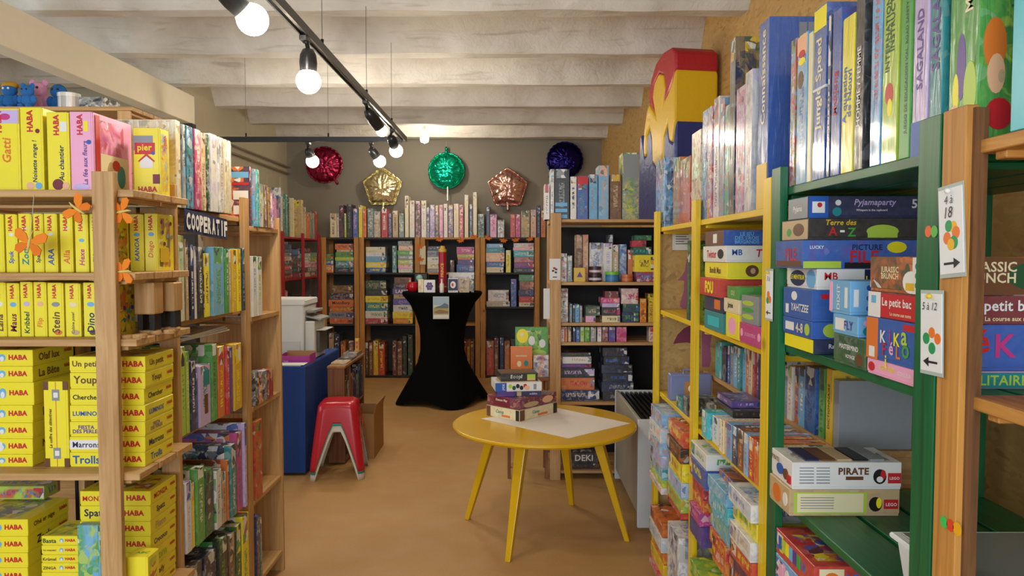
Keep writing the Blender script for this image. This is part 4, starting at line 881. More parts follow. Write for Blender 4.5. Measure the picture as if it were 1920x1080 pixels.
def sticker(label, px, py, X, r0, hexc):
    Yc = Yp(px, py, X); MBo = MB().prism([(r0 * math.cos(q * math.pi / 10), r0 * math.sin(q * math.pi / 10)) for q in range(20)], (0, 0, 0), (0, -1, 0), (0, 0, 1), (-1, 0, 0), .0006).build('dot_sticker', paint(hexc, .4)); MBo.location = (X, Yc, Zp(py, Yc)); tag(MBo, label, 'sticker', 'round dot stickers on the posts')
sticker('round orange dot sticker on the upper green post', 1741, 434, .6795, .0095, 'E8662A'); sticker('round green dot sticker on the upper green post', 1752, 434, .6788, .0095, '5DB64A')
sticker('round green dot sticker low on the bark-edged post', 1770, 979, .6795, .0095, '3CC85A'); sticker('round red dot sticker low on the bark-edged post', 1782, 985, .6795, .0095, 'E8452A'); sticker('round amber dot sticker low on the bark-edged post', 1795, 992, .6795, .0105, 'F2B21E')
# ================================================================== YELLOW RACK (two bays)
YZ = [.06, .47, .85, 1.24, 1.63]
Yk = rack('yellow painted two-bay rack between green rack and heater', .70, 1.2, 1.985, 2.765, YZ, YELW, [(.68, 1.956, .02, .06), (.68, 2.755, .02, .06), (1.18, 1.956, .02, .06), (1.18, 2.755, .02, .06), (.68, 3.50, .02, .06), (1.18, 3.50, .02, .06)], 1.705, 'y', 4)
for z in YZ:
    for i in range(4): part(Yk, 'slat', (.70 + i * .125 + .003, 2.775, z - .02), (.70 + (i + 1) * .125 - .003, 3.55, z), YELW[1], .0015)
    part(Yk, 'rail', (.712  , 3.47, z - .032), (1.188, 3.495, z - .02), YELW[0])
RZ = .96
part(Yk, 'riser_board', (.90, 2.02, RZ - .018), (1.17, 2.75, RZ), PINE[1]); part(Yk, 'riser_board', (.90, 2.82, RZ - .018), (1.17, 3.46, RZ), PINE[1])
for yy in (2.03, 2.72, 2.83, 3.42): part(Yk, 'riser_foot', (.93, yy, .85), (1.15, yy + .02, RZ - .018), PINE[0])
ep = part(Yk, 'end_panel', (.715, 3.563, .05), (1.2, 3.575, 1.6), M_CHIP)
# purple mural on the end panel (painted shapes)
def mural(poly, hexc):
    Yq = 3.562; L = Vector(Yk.location)
    MB().prism([(Xp(a, b, Yq), Zp(b, Yq)) for a, b in poly], Vector((0, Yq, 0)) - L, (1, 0, 0), (0, 0, 1), (0, -1, 0), .0008).build('mural_shape', paint(hexc, .5), Yk, fix=True)
mural([(1262, 645), (1270, 628), (1282, 616), (1296, 609), (1312, 607), (1312, 652), (1300, 645), (1288, 642), (1275, 643)], '7A2A45')
mural([(1270, 526), (1278, 518), (1284, 508), (1290, 470), (1300, 470), (1300, 580), (1286, 580), (1274, 575), (1282, 545), (1283, 526)], 'A8607E')
mural([(1316, 622), (1335, 622), (1331, 650), (1333, 672), (1330, 688), (1316, 688)], 'A8607E')
nt = MB().box((Xp(1261, 450, 3.555), 3.5555, Zp(469, 3.555)), (Xp(1299, 450, 3.555), 3.5605, Zp(428, 3.555))).build('paper_notice', paint('E4E2DC', .6)); tag(nt, 'white paper notice pinned inside the far yellow bay', 'notice')
for k in range(5): MB().box((Xp(1267, 450, 3.555), 3.5548, Zp(440 + k * 4.5, 3.555)), (Xp(1267 + [24, 20, 25, 16, 22][k], 450, 3.555), 3.5556, Zp(438.3 + k * 4.5, 3.555))).build('printed_line', paint('6A6A6A', .6), nt)
XR = .703
GY2 = 'tall wrapped games on the yellow-rack top shelf'
tw = 'from the foam blocks, yellow-rack top shelf'
z = YZ[4]
side_row(XR, z, '''1227 1243 300 SNI .7
1258 1270 297 OTG .6
1271 1292 297 RKO .5
1294 1311 247 CRW .6
1312 1321.5 207 BSW .6
1322 1331.5 200 RSW .6
1332 1342 183 WOB .3
1343 1352 186 ASR .5
1352.5 1362 197 QGR .6
1363 1374 73 NJD .25
1375 1392 163 IRW .6
1393 1406.5 133 WAI .5''', .27, 1, tw, GY2, art=.5, wrap=True, detail=True)
g = gbox((XR, 2.055, z), (XR + .33, 2.142, Zp(30, 2.055)), 'BWN', 'y', 'large blue game box with white lettering, tallest on the yellow rack', GY2, art=.12, wrap=True, plain=True, txt=0)
lett(g, '-x', 'Connaissance', 'C', .5, .7, .45, .5, 1)
for k in range(5): patch(g, '-y', .28 + .075 * k, .93, .065, .08, 'A'); patch(g, '-y', .28 + .075 * k, .835, .065, .08, 'A')
patch(g, '-x', .5, .12, .95, .24, 'J')
# second shelf, near bay
z = YZ[3]; GY3 = 'games in the yellow rack'
q = lambda py, Y: Zp(py, Y)
gs = pile(.69, .96, 2.42, 2.655, z, [(1.306, 'TSN'), (1.360, 'NOT'), (1.421, 'RYO', {'x0': .672, 'x1': .99, 'y0': 2.40}), (1.476, 'YHE', {'y0': 2.38}), (1.530, 'WRK', {'x0': .683, 'y0': 2.37}), (1.581, 'BNW', {'y0': 2.42})], 'up in the far pile, yellow-rack second shelf', GY3, art=.05)
g = gs[5]; patch(g, '-x', .5, .5, .96, .94, 'H'); patch(g, '-x', .55, .5, .2, .6, 'W'); lett(g, '-y', 'LE JEU\nDES TROIS\nBRIGANDS', 'S', .28, .5, .4, .75)
g = gs[4]; lett(g, '-x', 'Twister', 'R', .4, .5, .5, .5); patch(g, '-x', .78, .5, .25, .6, 'K', disc=2); lett(g, '-y', 'MB', 'B', .13, .6, .12, .4); lett(g, '-y', 'Twister', 'R', .55, .55, .4, .6, shear=.15)
g = gs[3]; lett(g, '-x', 'Bandit Max', 'H', .5, .5, .6, .4); lett(g, '-y', 'Bandit\nMax', 'H', .6, .5, .35, .7); patch(g, '-y', .3, .5, .16, .7, 'H', disc=2); patch(g, '-y', .31, .5, .06, .35, 'E', disc=2)
g = gs[2]; lett(g, '-x', 'FOU', 'Y', .5, .5, .7, .7, bold=.06); lett(g, '-y', 'FOU FOU', 'Y', .6, .5, .4, .5, bold=.05)
g = gs[1]; patch(g, '-x', .7, .5, .3, .6, 'O'); g = gs[0]; patch(g, '-x', .5, .5, .6, .5, 'Q')
gs = pile(.685, .86, 2.235, 2.395, z, [(1.318, 'YMR', {'y1': 2.37}), (1.363, 'CWK'), (1.402, 'GDL', {'y1': 2.36})], 'up in the middle pile, yellow-rack second shelf', GY3, art=.05)
patch(gs[0], '-x', .5, .5, .6, .7, 'P', disc=2); lett(gs[1], '-x', 'Jarnin', 'K', .45, .5, .5, .5); lett(gs[2], '-x', 'OUI', 'C', .5, .5, .4, .4)
gs = pile(.685, .85, 2.03, 2.225, z, [(1.300, 'MPW'), (1.382, 'AGL', {'y0': 2.06, 'y1': 2.21})], 'up in the near pile, yellow-rack second shelf', GY3, art=.03)
lett(gs[0], '-x', 'LES EUROPÉENS', 'P', .5, .5, .5, .45); patch(gs[0], '-x', .1, .5, .12, .5, 'P', disc=1); patch(gs[0], '-x', .9, .5, .12, .5, 'P', disc=1)
for k in range(3): patch(gs[1], '-x', .4, .25 + .24 * k, .7, .18, 'LGL'[k], disc=2)
side_row(.70, z, '1286 1291.5 451 DKG .3\n1292 1297.5 468 GWD .5\n1298 1302 468 LGK .4', .2, 1, 'from the notice, far yellow bay, second shelf', GY3, art=.3, kind='book', name='game_book')
# books on the riser
side_row(.905, RZ, '''1337 1343 642 QSG .5
1343.5 1351 640 QGS .6
1352 1360 650 NVK .2
1361 1365 648 BAW
1365.5 1371 650 AWB
1372 1380 650 SAW
1381 1387 652 TSW
1388 1394 650 SWT
1395 1401 655 ORW
1402 1408 655 COR
1409 1413 658 RWE
1414 1418 660 VIW
1419 1423 660 NKV
1424 1430 662 KGW
1431 1437 660 WAT
1466 1474 690 AWS
1475 1484 686 WLO .2
1485 1494 688 ONB .3
1495 1507 690 SBW .1
1508 1528 688 BSN .25
1530 1541 690 GLD .2''', .16, 1, 'from the heater, yellow-rack riser row', 'books on the yellow-rack riser', art=.1, kind='book', name='game_book')
g = spine(1543, 1556, 715, .905, RZ, 'JLD', 'mustard game box titled DICTIONNAIRE beside the grey box', .2, 'books on the yellow-rack riser', 0, txt=0, title='DICTIONNAIRE', tcol='D', ht=.215)
g = gbox((.905, 2.035, RZ), (1.11, 2.075, Zp(714, 2.035)), 'AAH', 'y', 'plain grey storage box standing behind the pirate boxes', None, 'storage box', art=0, txt=0, plain=True)
# small books on the .85 shelf sticking out
z = YZ[2]
side_row(.685, z, '''1346 1350 786 WCA 0
1350.5 1354.5 788 CWE 0
1355 1360 790 ZOC 0
1360.5 1371 794 SBM .2
1371.5 1381 800 NSW .2
1382 1393 806 HEO .2
1394 1401 813 SWR .3
1402 1411 820 ROY .3
1411.5 1421 828 OJR .3
1421.5 1427.5 836 CWE .1''', .19, 1, 'from the teal box, yellow-rack third shelf', 'small books on the yellow-rack third shelf', art=.2, kind='book', name='game_book')
g = gbox((.685, 2.58, z), (.85, 2.66, .945), 'QTW', 'y', 'teal game box standing by the middle yellow post', GY3, art=.2); g = gbox((.70, 2.50, z), (.86, 2.575, .942), 'WAS', 'y', 'white game box next to the teal one, yellow-rack third shelf', GY3, art=.1)
g = gbox((.75, 2.50, .9455), (.885, 2.74, .968), 'KAH', 'z', 'flat black game box lying on the teal and white boxes', GY3, art=0)
g = gbox((.76, 2.55, .9685), (.87, 2.73, .992), 'VBI', 'z', 'flat violet game box on the flat black one', GY3, art=.15)
vc = empty('toy_case', (.80, 3.31, z)); tag(vc, 'translucent lilac plastic carrying case in the far yellow bay', 'case')
t = NT('lilac_plastic'); t.base(lin('8E9AC8'), .25); t.set(t.b.inputs['Transmission Weight'], .2)
MB().box((-.095, -.03, 0), (.09, .03, .118), .006).build('shell', t.m, vc, bevel=.01); MB().box((-.03, -.034, .02), (.03, -.0305, .085)).build('label', paint('C98A3A', .5), vc); MB().ball((0, -.035, .055), (.016, .003, .018), 12, 6).build('picture', paint('F0EEE6', .5), vc); MB().tube([(-.03, 0, .116), (-.03, 0, .135), (.03, 0, .135), (.03, 0, .116)], .005).build('handle', t.m, vc)
side_row(.70, z, '1266 1277 744 TDW .1\n1278 1286 744 KWA .3', .14, 1, 'from the lilac case, far yellow bay, third shelf', GY3, art=.1)
# piles on the .47 shelf and floor shelf, sticking out into the aisle
def pile_px(X, depth, y0, y1, z, tops, cols, where, cornerY=None, group='piled games low in the yellow rack', art=.45, **k):
    data = []; zz = z
    for tpy, c in zip(tops, cols):
        data.append((Zp(tpy, y0), c, {'x0': X + random.uniform(-.008, .008), 'y0': y0 + random.uniform(0, .012), 'y1': y1 - random.uniform(0, .03)}))
    return pile(X, X + depth, y0, y1, z, data, where, group, art=art, **k)
z = YZ[1]
pile_px(.64, .25, 3.14, 3.42, z, [916, 903, 881, 857, 832, 806, 778], ['WRA', 'LGY', 'QWR', 'IGS', 'SWO', 'WSO', 'SWR'], 'up in the far-end pile, yellow rack')
pile_px(.655, .24, 2.83, 3.11, z, [965, 938, 908, 872, 842, 812], ['RNO', 'LGR', 'SWP', 'YOH', 'KHO', 'ROY'], 'up in the pile past the yellow middle post')
pile_px(.665, .27, 2.56, 2.74, z, [990, 965, 940, 915], ['VNB', 'MVP', 'ROY', 'RON'], 'up in the pile before the yellow middle post')
gs = pile(.665, .9, 2.52, 2.74, Zp(915, 2.56), [(Zp(884, 2.52), 'BRY', {}), (.812, 'WSG', {'x0': .668})], 'of the Ravens pile, yellow-rack fourth shelf', 'piled games low in the yellow rack', art=.1)
lett(gs[0], '-y', 'Ravensburger', 'W', .25, .78, .4, .2); patch(gs[0], '-y', .75, .5, .46, .95, 'R'); lett(gs[0], '-y', 'ALI', 'Y', .75, .45, .34, .7, shear=.2)
pile_px(.67, .25, 2.27, 2.50, z, [1060, 1030, 990, 955, 928], ['OJR', 'ROY', 'SGL', 'QSW', 'SWQ'], 'up in the middle low pile, near yellow bay')
gs = pile_px(.67, .25, 2.02, 2.25, z, [1095, 1060, 1022, 985, 950], ['NRO', 'ROY', 'WVE', 'YEG', 'WSB'], 'up in the near low pile, near yellow bay', art=.3)
gbox((.70, 2.31, Zp(928, 2.27) + .001), (.84, 2.48, Zp(908, 2.3)), 'HOB', 'z', 'flat box with portrait cover on the middle low pile', 'piled games low in the yellow rack', art=.8)
z = YZ[0]
pile_px(.65, .25, 3.15, 3.45, z, [1088, 1062, 1038, 1010, 985], ['RWP', 'YOJ', 'OYR', 'WAS', 'OKR'], 'up in the floor pile, far yellow bay')
g = gbox((.65, 2.85, z), (.88, 3.05, Zp(1010, 2.85)), 'WAB', 'x', 'white tall puzzle box standing on the lowest far yellow shelf', 'piled games low in the yellow rack', art=.5)
pile_px(.66, .27, 2.42, 2.72, z, [1180, 1140, 1110], ['GOL', 'LGK', 'GYL'], 'up in the floor pile, near yellow bay')

# ================================================================== PINE RACK BY THE HEATER (faces the camera)
DZ = [.06, .52, .92, 1.05, 1.32, 1.735]
Dk = rack('pine rack standing across the aisle end beside the heater', .255, 1.30, 4.90, 5.36, DZ, PINE, [(.253, 4.878, .07, .02), (.253, 5.362, .07, .02)], 1.775, 'x', 4)
for yy in (4.878, 5.362): part(Dk, 'post', (1.22, yy, 0), (1.29, yy + .02, 1.73), PINE[2], .0015)
part(Dk, 'back_panel', (.255, 5.384, .05), (1.28, 5.392, 1.7), paint('1B1A1A', .8))  # black sheet added so the gaps behind the games look dark
GD = 'games in the pine rack by the heater'; YD = 4.93
dw = lambda s: f'from the carded post, heater-side pine rack, {s} shelf'
rr = front_row(YD, DZ[5], '''1021 1031 345 WRA .1
1032 1039.5 317 WSA .3
1040 1068 317 KNA 0
1069.5 1081.5 331 WJK .1
1082 1103 330 BRT .2
1104.5 1121 327 SNA .2
1122 1142 310 SZE .3
1144 1166 327 HJE .1
1167 1199 286 AYG .5''', .2, dw('top'), GD, detail=True)
g = rr[2]
for k in range(3): patch(g, '-y', .45, .06 + .12 * k, .8, .07, 'S')
patch(rr[4], '-y', .5, .9, .98, .18, 'R'); patch(rr[8], '-y', .5, .8, .9, .35, 'A')
front_row(YD, DZ[4], '''1051 1063 475 WAR .6
1063.5 1073 479 ATW .3
''', .18, dw('second'), GD)
front_row(5.04, DZ[4], '''1132 1148 456 WAI 0
1148.5 1160 459 EAW .2
1161 1175 458 BWS .5
1177 1186 468 ORA .1''', .1, 'from the yellow pile, heater-side pine rack, middle row', GD)
front_row(5.16, DZ[4], '''1080 1092 440 HEZ .4
1092.5 1103 440 ZEO .5
1105 1131 455 WHB .4
1140 1150 440 KDV .3''', .15, dw('second') .replace('second shelf', 'back row'), GD)
stack_front(0, 0, YD + .01, DZ[4], '''1194 1229 510 RBS .6
1191 1227 478 YJH .1
1188 1222 463 DTQ .2
1186 1212 451 RDM .2
1190 1222 441 DGT .3''', .2, 'up, yellow pile, heater-side pine rack', GD)
def tub(label, a, b, yt, Y, z, hexc, lidc, band=None):
    xa, xb = Xp(a, yt, Y), Xp(b, yt, Y); r0 = (xb - xa) / 2; h = Zp(yt, Y) - z
    root = empty('round_tin', ((xa + xb) / 2, Y + r0 + .02, z + .0006)); tag(root, label, 'tin', 'round game tins by the heater')
    MB().lathe([(r0 * .96, 0), (r0 * .96, h * .72)], 22).build('body', paint(hexc, .35), root); MB().lathe([(r0, h * .7), (r0, h * .97), (r0 * .94, h), (.0001, h)], 22).build('lid', paint(lidc, .35), root)
    MB().lathe([(r0 * .975, h * .2), (r0 * .975, h * .5)], 22).build('label_band', paint(band or 'D8D4C8', .4), root)
tub('small dark tin with white band, lower of two', 1105, 1131, 514, YD, DZ[4], '2A2024', '3A2A30', 'D8C8D0'); 
g2 = tub('small maroon tin with white band, on the lower tin', 1106, 1130, 500, YD, Zp(514, YD) + .001, '5A2A38', '3A2A30', 'D8D0D4')
tub('green and blue round tub in front of white boxes', 1137, 1164, 510, YD - .02, DZ[4], '2F6FA8', '6FC03A', '3A7FB0'); tub('orange round tub next to the green tub', 1167, 1190, 515, YD - .03, DZ[4], 'B05A30', 'C86A3A', 'C8743E')
g = gbox((Xp(1076, 510, YD), YD, DZ[4]), (Xp(1098, 510, YD), YD + .08, Zp(502, YD)), 'JYV', 'x', 'mustard tin box with purple triangle on the heater-side pine rack', GD, art=0, txt=0); MB().prism([(-.02, -.015), (.02, -.015), (0, .022)], Vector((0, -g['d'] / 2 - .0002, g['h'] * .5)) - g['off'], (1, 0, 0), (0, 0, 1), (0, -1, 0), .001).build('triangle', code_mat('V'), g['p'])
front_row(YD, DZ[3], '''1051 1065 541 WFK .6
1068 1073 570 AKS .3
1074 1078 572 KAT .2
1078.5 1086 571 STB .3
1086.5 1092 573 AGI .3
1200 1212 560 OYR .5
1216 1227 551 JYK .4''', .14, dw('third'), GD)
stack_front(0, 0, YD, DZ[3], '1098 1117 592 PRS .1\n1098 1125 574 DAE .2', .18, 'up, pink pile, heater-side pine rack', GD)
stack_front(0, 0, YD, DZ[3], '''1129 1163 592 CAH .05
1128 1163 576 KDM .2
1129 1162 569 IAS .1
1127 1162 558 MOP .4
1134 1160 546 FKH .3''', .18, 'up, cream pile, heater-side pine rack', GD)
stack_front(0, 0, YD, DZ[3], '1167 1198 585 NBG .2\n1168 1199 570 DBN .2\n1165 1197 541 WRM .45', .18, 'up, navy pile, heater-side pine rack', GD)
front_row(YD, DZ[2], '''1051 1058.5 613 WPR .3
1059 1064 613 ORJ .3
1065 1071 613 EAW .3
1074 1079.5 613 NBK .2
1080 1087.5 613 BSW .3
1088 1095.5 613 LWG .3
1096 1106 613 GDL .2
1107 1118 613 AEW .3
1120 1128 613 WPM .4
1129 1140 613 FWR .4
1141 1154 613 VAB .1
1156 1175 613 MPR .5
1217 1227 613 WZR .4''', .1, dw('fourth'), GD, kind='card game', name='card_game_box')
stack_front(0, 0, YD, DZ[1], '''1053 1124 731 NBW .3
1052 1115 708 OAR .15
1051 1115 690 KNI .05
1053 1109 682 VKR .2
1055 1109 669 WAE .1
1052 1108 661 KDH .1''', .28, 'up, wide pile, heater-side pine rack', GD, detail=True)
stack_front(0, 0, YD, DZ[1], '1130 1190 735 KNA .1\n1128 1188 716 NKA .1\n1130 1186 700 KAB .1\n1128 1186 684 NAK .1\n1132 1180 668 KNB .1\n1130 1176 652 KAN .1', .2, 'up, dark pile, heater-side pine rack', GD)
stack_front(0, 0, YD, DZ[0], '1056 1124 868 KNH .1\n1068 1122 849 KWA .1|DEKI', .28, 'up, lowest shelf, heater-side pine rack', GD)
cd = empty('age_card', (Xp(1040.5, 505, 4.876), 4.8765, Zp(505, 4.876))); tag(cd, 'white age card with dark dots on the heater-side pine post', 'card')
hw = .036; MB().box((-hw, -.0012, -.07), (hw, 0, .07)).build('paper', paint('DCD9D6', .5), cd)
for (u_, v_, c_) in ((-.012, -.01, '2A4A30'), (.008, .0, '7A2030'), (.006, -.02, '2A4A30'), (-.004, .008, '8A3038')): MB().prism([(.009 * math.cos(q_), .007 * math.sin(q_)) for q_ in [k * math.pi / 6 for k in range(12)]], (u_, -.0013, v_), (1, 0, 0), (0, 0, 1), (0, -1, 0), .0004).build('sticker_dot', paint(c_, .5), cd)
MB().box((-.014, -.0018, -.054), (.014, -.0012, -.048)).build('arrow', paint('202022', .5), cd)
ws = MB().box((Xp(1019, 570, 4.94), 4.94, Zp(598, 4.94)), (.2525, 4.945, Zp(541, 4.94))).build('paper_notice', paint('DAD8D4', .6)); tag(ws, 'white sheet hanging beside the carded pine post', 'notice')

# foam play blocks on top
fo = Vector((1.035, 4.76, 0)); fd = Vector((-.12, .66, 0)).normalized(); fn = Vector((fd.y, -fd.x, 0))
foam = empty('foam_play_block', (1.02, 5.0, 1.7352)); tag(foam, 'red, yellow and blue soft foam play block on the pine rack', 'foam block')
FL = Vector(foam.location)
redlow = [(0, 2.686), (.04, 2.62), (.1, 2.56), (.2, 2.5), (.17, 2.6), (.2, 2.69), (.28, 2.72), (.36, 2.67), (.39, 2.58), (.335, 2.45), (.46, 2.55)]
redtop = [(.47, 2.62), (.43, 2.71), (.345, 2.795), (.22, 2.838), (.07, 2.835), (0, 2.79)]
yellow_low = [(.56, 2.26), (.55, 2.19), (.51, 2.2), (.50, 2.33), (.44, 2.38), (.40, 2.3), (.385, 2.14), (.29, 2.08), (.2, 2.12), (.18, 2.28), (.12, 2.36), (.09, 2.24), (.04, 2.22), (.0, 2.36)]
blue_top = list(reversed(yellow_low))
def fblock(nm, poly, hexc, inset=0):
    t = NT('vinyl_' + hexc); v_ = t.obj(); t.base(lin(hexc), .32); t.bump(t.noise(v_, 14, 3, 1), .3, .012)
    return MB().prism([(a, b) for a, b in poly], fo - FL + fn * inset, fd, (0, 0, 1), fn, .295 - inset).build(nm, t.m, foam, fix=True, bevel=.016)
fblock('red_foam', redlow + redtop, 'B3202C')
fblock('yellow_foam', yellow_low + [(0, 2.684)] + [(a, b - .003) for a, b in redlow[1:]] + [(.50, 2.5), (.55, 2.38)], 'E3B71E', -.004)
fblock('blue_foam', blue_top[:-1] + [(.565, 2.25), (.61, 2.36), (.65, 2.36), (.665, 2.1), (.675, 1.736), (0, 1.736)], '27357E', .004)

# ================================================================== HEATER
ht = empty('convector_heater', (.95, 4.4, 0)); tag(ht, 'grey convector heater with black top grille by the pine rack', 'heater')
HX = .014; HM = paint('A5A296', .4); HW = paint('C9CCCB', .4)
def hp(nm, a, b, m, ch=.002): return MB().box((a[0] - .95 + HX, a[1] - 4.4, a[2]), (b[0] - .95 + HX, b[1] - 4.4, b[2]), ch).build(nm, m, ht)
hp('core', (.69, 3.985, .1), (1.18, 4.835, .575), paint('2A2A2A', .6)); hp('front_panel', (.668, 3.985, .09), (.688, 4.835, .612), HM, .004); hp('end_panel', (.665, 3.955, .02), (1.2, 3.983, .612), HW, .004); hp('end_panel', (.665, 4.837, .02), (1.2, 4.86, .612), HW, .004)
hp('rear_panel', (1.18, 3.985, .09), (1.2, 4.835, .612), HM)
for k in range(16): hp('grille_slat', (.70 + k * .03, 3.985, .585), (.715 + k * .03, 4.835, .603), paint('141414', .35), .001)
# ================================================================== YELLOW ROUND TABLE
TC = Vector((.175, 3.98, 0)); TZ = .594
tb = empty('round_table', TC); tag(tb, 'yellow round low table with four splayed legs', 'table')
t = NT('yellow_lacquer'); v = t.obj(); t.base(t.mix(t.noise(v, 5, 3), lin('E0B316'), lin('D2A20F')), .22); M_TBL = t.m
MB().lathe([(.0001, TZ - .026), (.45, TZ - .026), (.486, TZ - .022), (.495, TZ - .012), (.494, TZ - .003), (.488, TZ), (.0001, TZ)], 72).build('table_top', M_TBL, tb, smooth=False)
for a, b in (((-.31, -.012), (.31, .012)), ((-.012, -.31), (.012, .31))):
    MB().box((a[0], a[1], TZ - .066), (b[0], b[1], TZ - .0265), .002).build('cross_brace', M_TBL, tb).rotation_euler = (0, 0, R(25))
feet = [(-.018, 3.57), (-.254, 4.15), (.606, 3.83), (.36, 4.39)]
for (fx, fy) in feet:
    f_ = Vector((fx, fy, 0)) - TC; tp = f_ * .62; d = f_.normalized(); s = Vector((-d.y, d.x, 0))
    def quad(c_, a_, b_, zz): return [(c_ - d * a_ - s * b_ + Vector((0, 0, zz))), (c_ + d * a_ - s * b_ + Vector((0, 0, zz))), (c_ + d * a_ + s * b_ + Vector((0, 0, zz))), (c_ - d * a_ + s * b_ + Vector((0, 0, zz)))]
    MB().hexa(quad(f_, .014, .014, 0), quad(tp, .026, .03, TZ - .0265)).build('leg', M_TBL, tb, fix=True, bevel=.004)
pz = TZ + .0006
pp = [(Xp(902, 784, 1), 784), (0, 0)]
def PZ(px, py, z_):   # point on a horizontal plane
    Y = (z_ - CH) / math.tan(math.atan((540 - py) / F) - P); return Vector((Xp(px, py, Y), Y, z_))
cs = [PZ(902, 785, pz), PZ(1066, 822, pz), PZ(1182, 794, pz), PZ(1044, 765, pz)]
sh = MB().hexa(cs, [c_ + Vector((0, 0, .0008)) for c_ in cs]).build('paper_sheet', paint('E6DED6', .7, var=.02), fix=True); tag(sh, 'large white paper sheet lying on the yellow table', 'paper')
# pile of games on the sheet
GTb = 'games piled on the yellow table'
def tbox(cx, cy, w_, d_, z0, z1, rz, cols, label, art=.3): return gbox((cx - w_ / 2, cy - d_ / 2, z0), (cx + w_ / 2, cy + d_ / 2, z1), cols, 'z', label, GTb, art=art, txt=0, rz=rz)
z0 = pz + .001; zt = lambda py: Zp(py, 3.78)
# nearest corner of the lowest box and its two sides
c0 = PZ(974, 791, z0); c1 = PZ(906, 777, z0); c2 = PZ(1045, 773, z0)
rz = math.atan2(c2.y - c0.y, c2.x - c0.x); wA = (c2 - c0).length; dA = (c1 - c0).length
ux = Vector((math.cos(rz), math.sin(rz), 0)); uy = Vector((-math.sin(rz), math.cos(rz), 0)); ctr = c0 + ux * wA / 2 + uy * min(dA, .25) / 2; dA = min(dA, .25)
def faces(b, s, col, pc):
    pass
h0 = .060
g = tbox(ctr.x, ctr.y, wA, dA, z0, z0 + h0, rz, 'CEH', 'cream and brown adventure game box, bottom of the yellow-table pile', .15)
for f_ in ('-x', '-y'):
    patch(g, f_, .07, .5, .12, .95, 'H'); patch(g, f_, .94, .5, .1, .95, 'K'); lett(g, f_, 'Camp', 'T', .42, .55, .4, .4, shear=.2); patch(g, f_, .6, .25, .25, .2, 'O')
g = tbox(ctr.x, ctr.y + .004, wA * .98, dA * .98, z0 + h0, z0 + .118, rz + .01, 'FVZ', 'maroon fantasy game box, second from the bottom on the yellow table', .3); patch(g, '-x', .45, .5, .5, .85, 'F'); lett(g, '-x', 'Demon Play', 'W', .45, .65, .42, .28, shear=.2); patch(g, '-y', .3, .35, .4, .5, 'E', disc=2); patch(g, '-y', .75, .5, .3, .7, 'Z', disc=2)
c3 = ctr + Vector((-.03, .0, 0))
g = tbox(c3.x, c3.y, .25, .2, z0 + .118, z0 + .148, .12, 'NVK', 'navy and purple game box, third from the bottom on the yellow table', .1); patch(g, '-y', .2, .5, .38, .9, 'V'); patch(g, '-y', .5, .5, .1, .8, 'E'); lett(g, '-y', 'sublim', 'I', .82, .5, .3, .4)
g = tbox(c3.x - .005, c3.y - .005, .262, .21, z0 + .148, z0 + .198, .14, 'WAN', 'white chess-like game box with blue end, fourth on the yellow table', .05); patch(g, '-y', .12, .5, .24, .98, 'B'); lett(g, '-y', 'JYDE', 'W', .18, .5, .12, .7, 1)
for k in range(5): patch(g, '-y', .32 + .08 * k, .5 + .1 * (-1) ** k, .08, .5, 'LDKKR'[k], disc=2)
patch(g, '-y', .68, .4, .12, .5, 'Z', disc=2); patch(g, '-y', .85, .5, .06, .6, 'A'); patch(g, '+z', .5, .5, .8, .8, 'E')
g = tbox(c3.x + .0, c3.y + .01, .212, .165, z0 + .198, z0 + .243, .17, 'KAH', 'black game box titled Boop, topmost on the yellow table', .05); lett(g, '-y', 'Boop!', 'W', .42, .55, .4, .6, shear=.1, bold=.06); lett(g, '-y', 'Boop!', 'K', .42, .55, .37, .5, shear=.1).location.y -= .0004; patch(g, '-y', .82, .5, .22, .7, 'L'); patch(g, '-y', .82, .2, .22, .2, 'Z'); patch(g, '+z', .5, .5, .85, .85, 'H')
# ================================================================== SMALL WOODEN STAND BEHIND THE TABLE
st = empty('wooden_stand', (.11, 5.05, 0)); tag(st, 'small wooden stand with display games behind the yellow table', 'side table')
SW = wood('8F5A34', '5E3820', 2)
for (a_, b_) in ((-.14, -.14), (.11, -.14), (-.14, .12), (.11, .12)): MB().box((a_, b_, 0), (a_ + .022, b_ + .022, .66), .002).build('leg', SW, st)
MB().box((-.145, -.145, .66), (.138, .15, .68), .003).build('top', wood('9A653B', '6A4226', 0), st); MB().box((-.13, -.12, .3), (.12, .12, .315), .002).build('shelf', SW, st)
GS = 'games displayed on the wooden stand'
g = gbox((Xp(1000, 690, 4.95), 4.95, .68), (.247, 5.02, Zp(666, 4.95)), 'WBO', 'y', 'white and blue puzzle box on the wooden stand', GS, art=.6)
g = gbox((Xp(957, 690, 4.95), 4.93, .68), (Xp(998, 690, 4.95), 5.0, Zp(651, 4.93)), 'OCT', 'y', 'orange game box with cartoon faces on the wooden stand', GS, art=.0, txt=0, plain=True); lett(g, '-y', 'emotions', 'C', .5, .72, .5, .12); patch(g, '-y', .4, .45, .2, .2, 'C', disc=2); patch(g, '-y', .72, .47, .2, .2, 'T', disc=2)
g = gbox((Xp(966, 640, 5.06), 5.06, .68), (Xp(1028, 640, 5.06), 5.12, Zp(614, 5.06)), 'GLD', 'y', 'green game box with yellow lion badge behind the orange box', GS, art=.0, txt=0); patch(g, '-y', .22, .82, .36, .3, 'Y', disc=2); patch(g, '-y', .2, .85, .1, .08, 'W', disc=1); patch(g, '-y', .5, .72, .2, .2, 'W', disc=2); patch(g, '-y', .82, .66, .2, .18, 'W', disc=2); patch(g, '-y', .7, .45, .5, .16, 'L', disc=2)
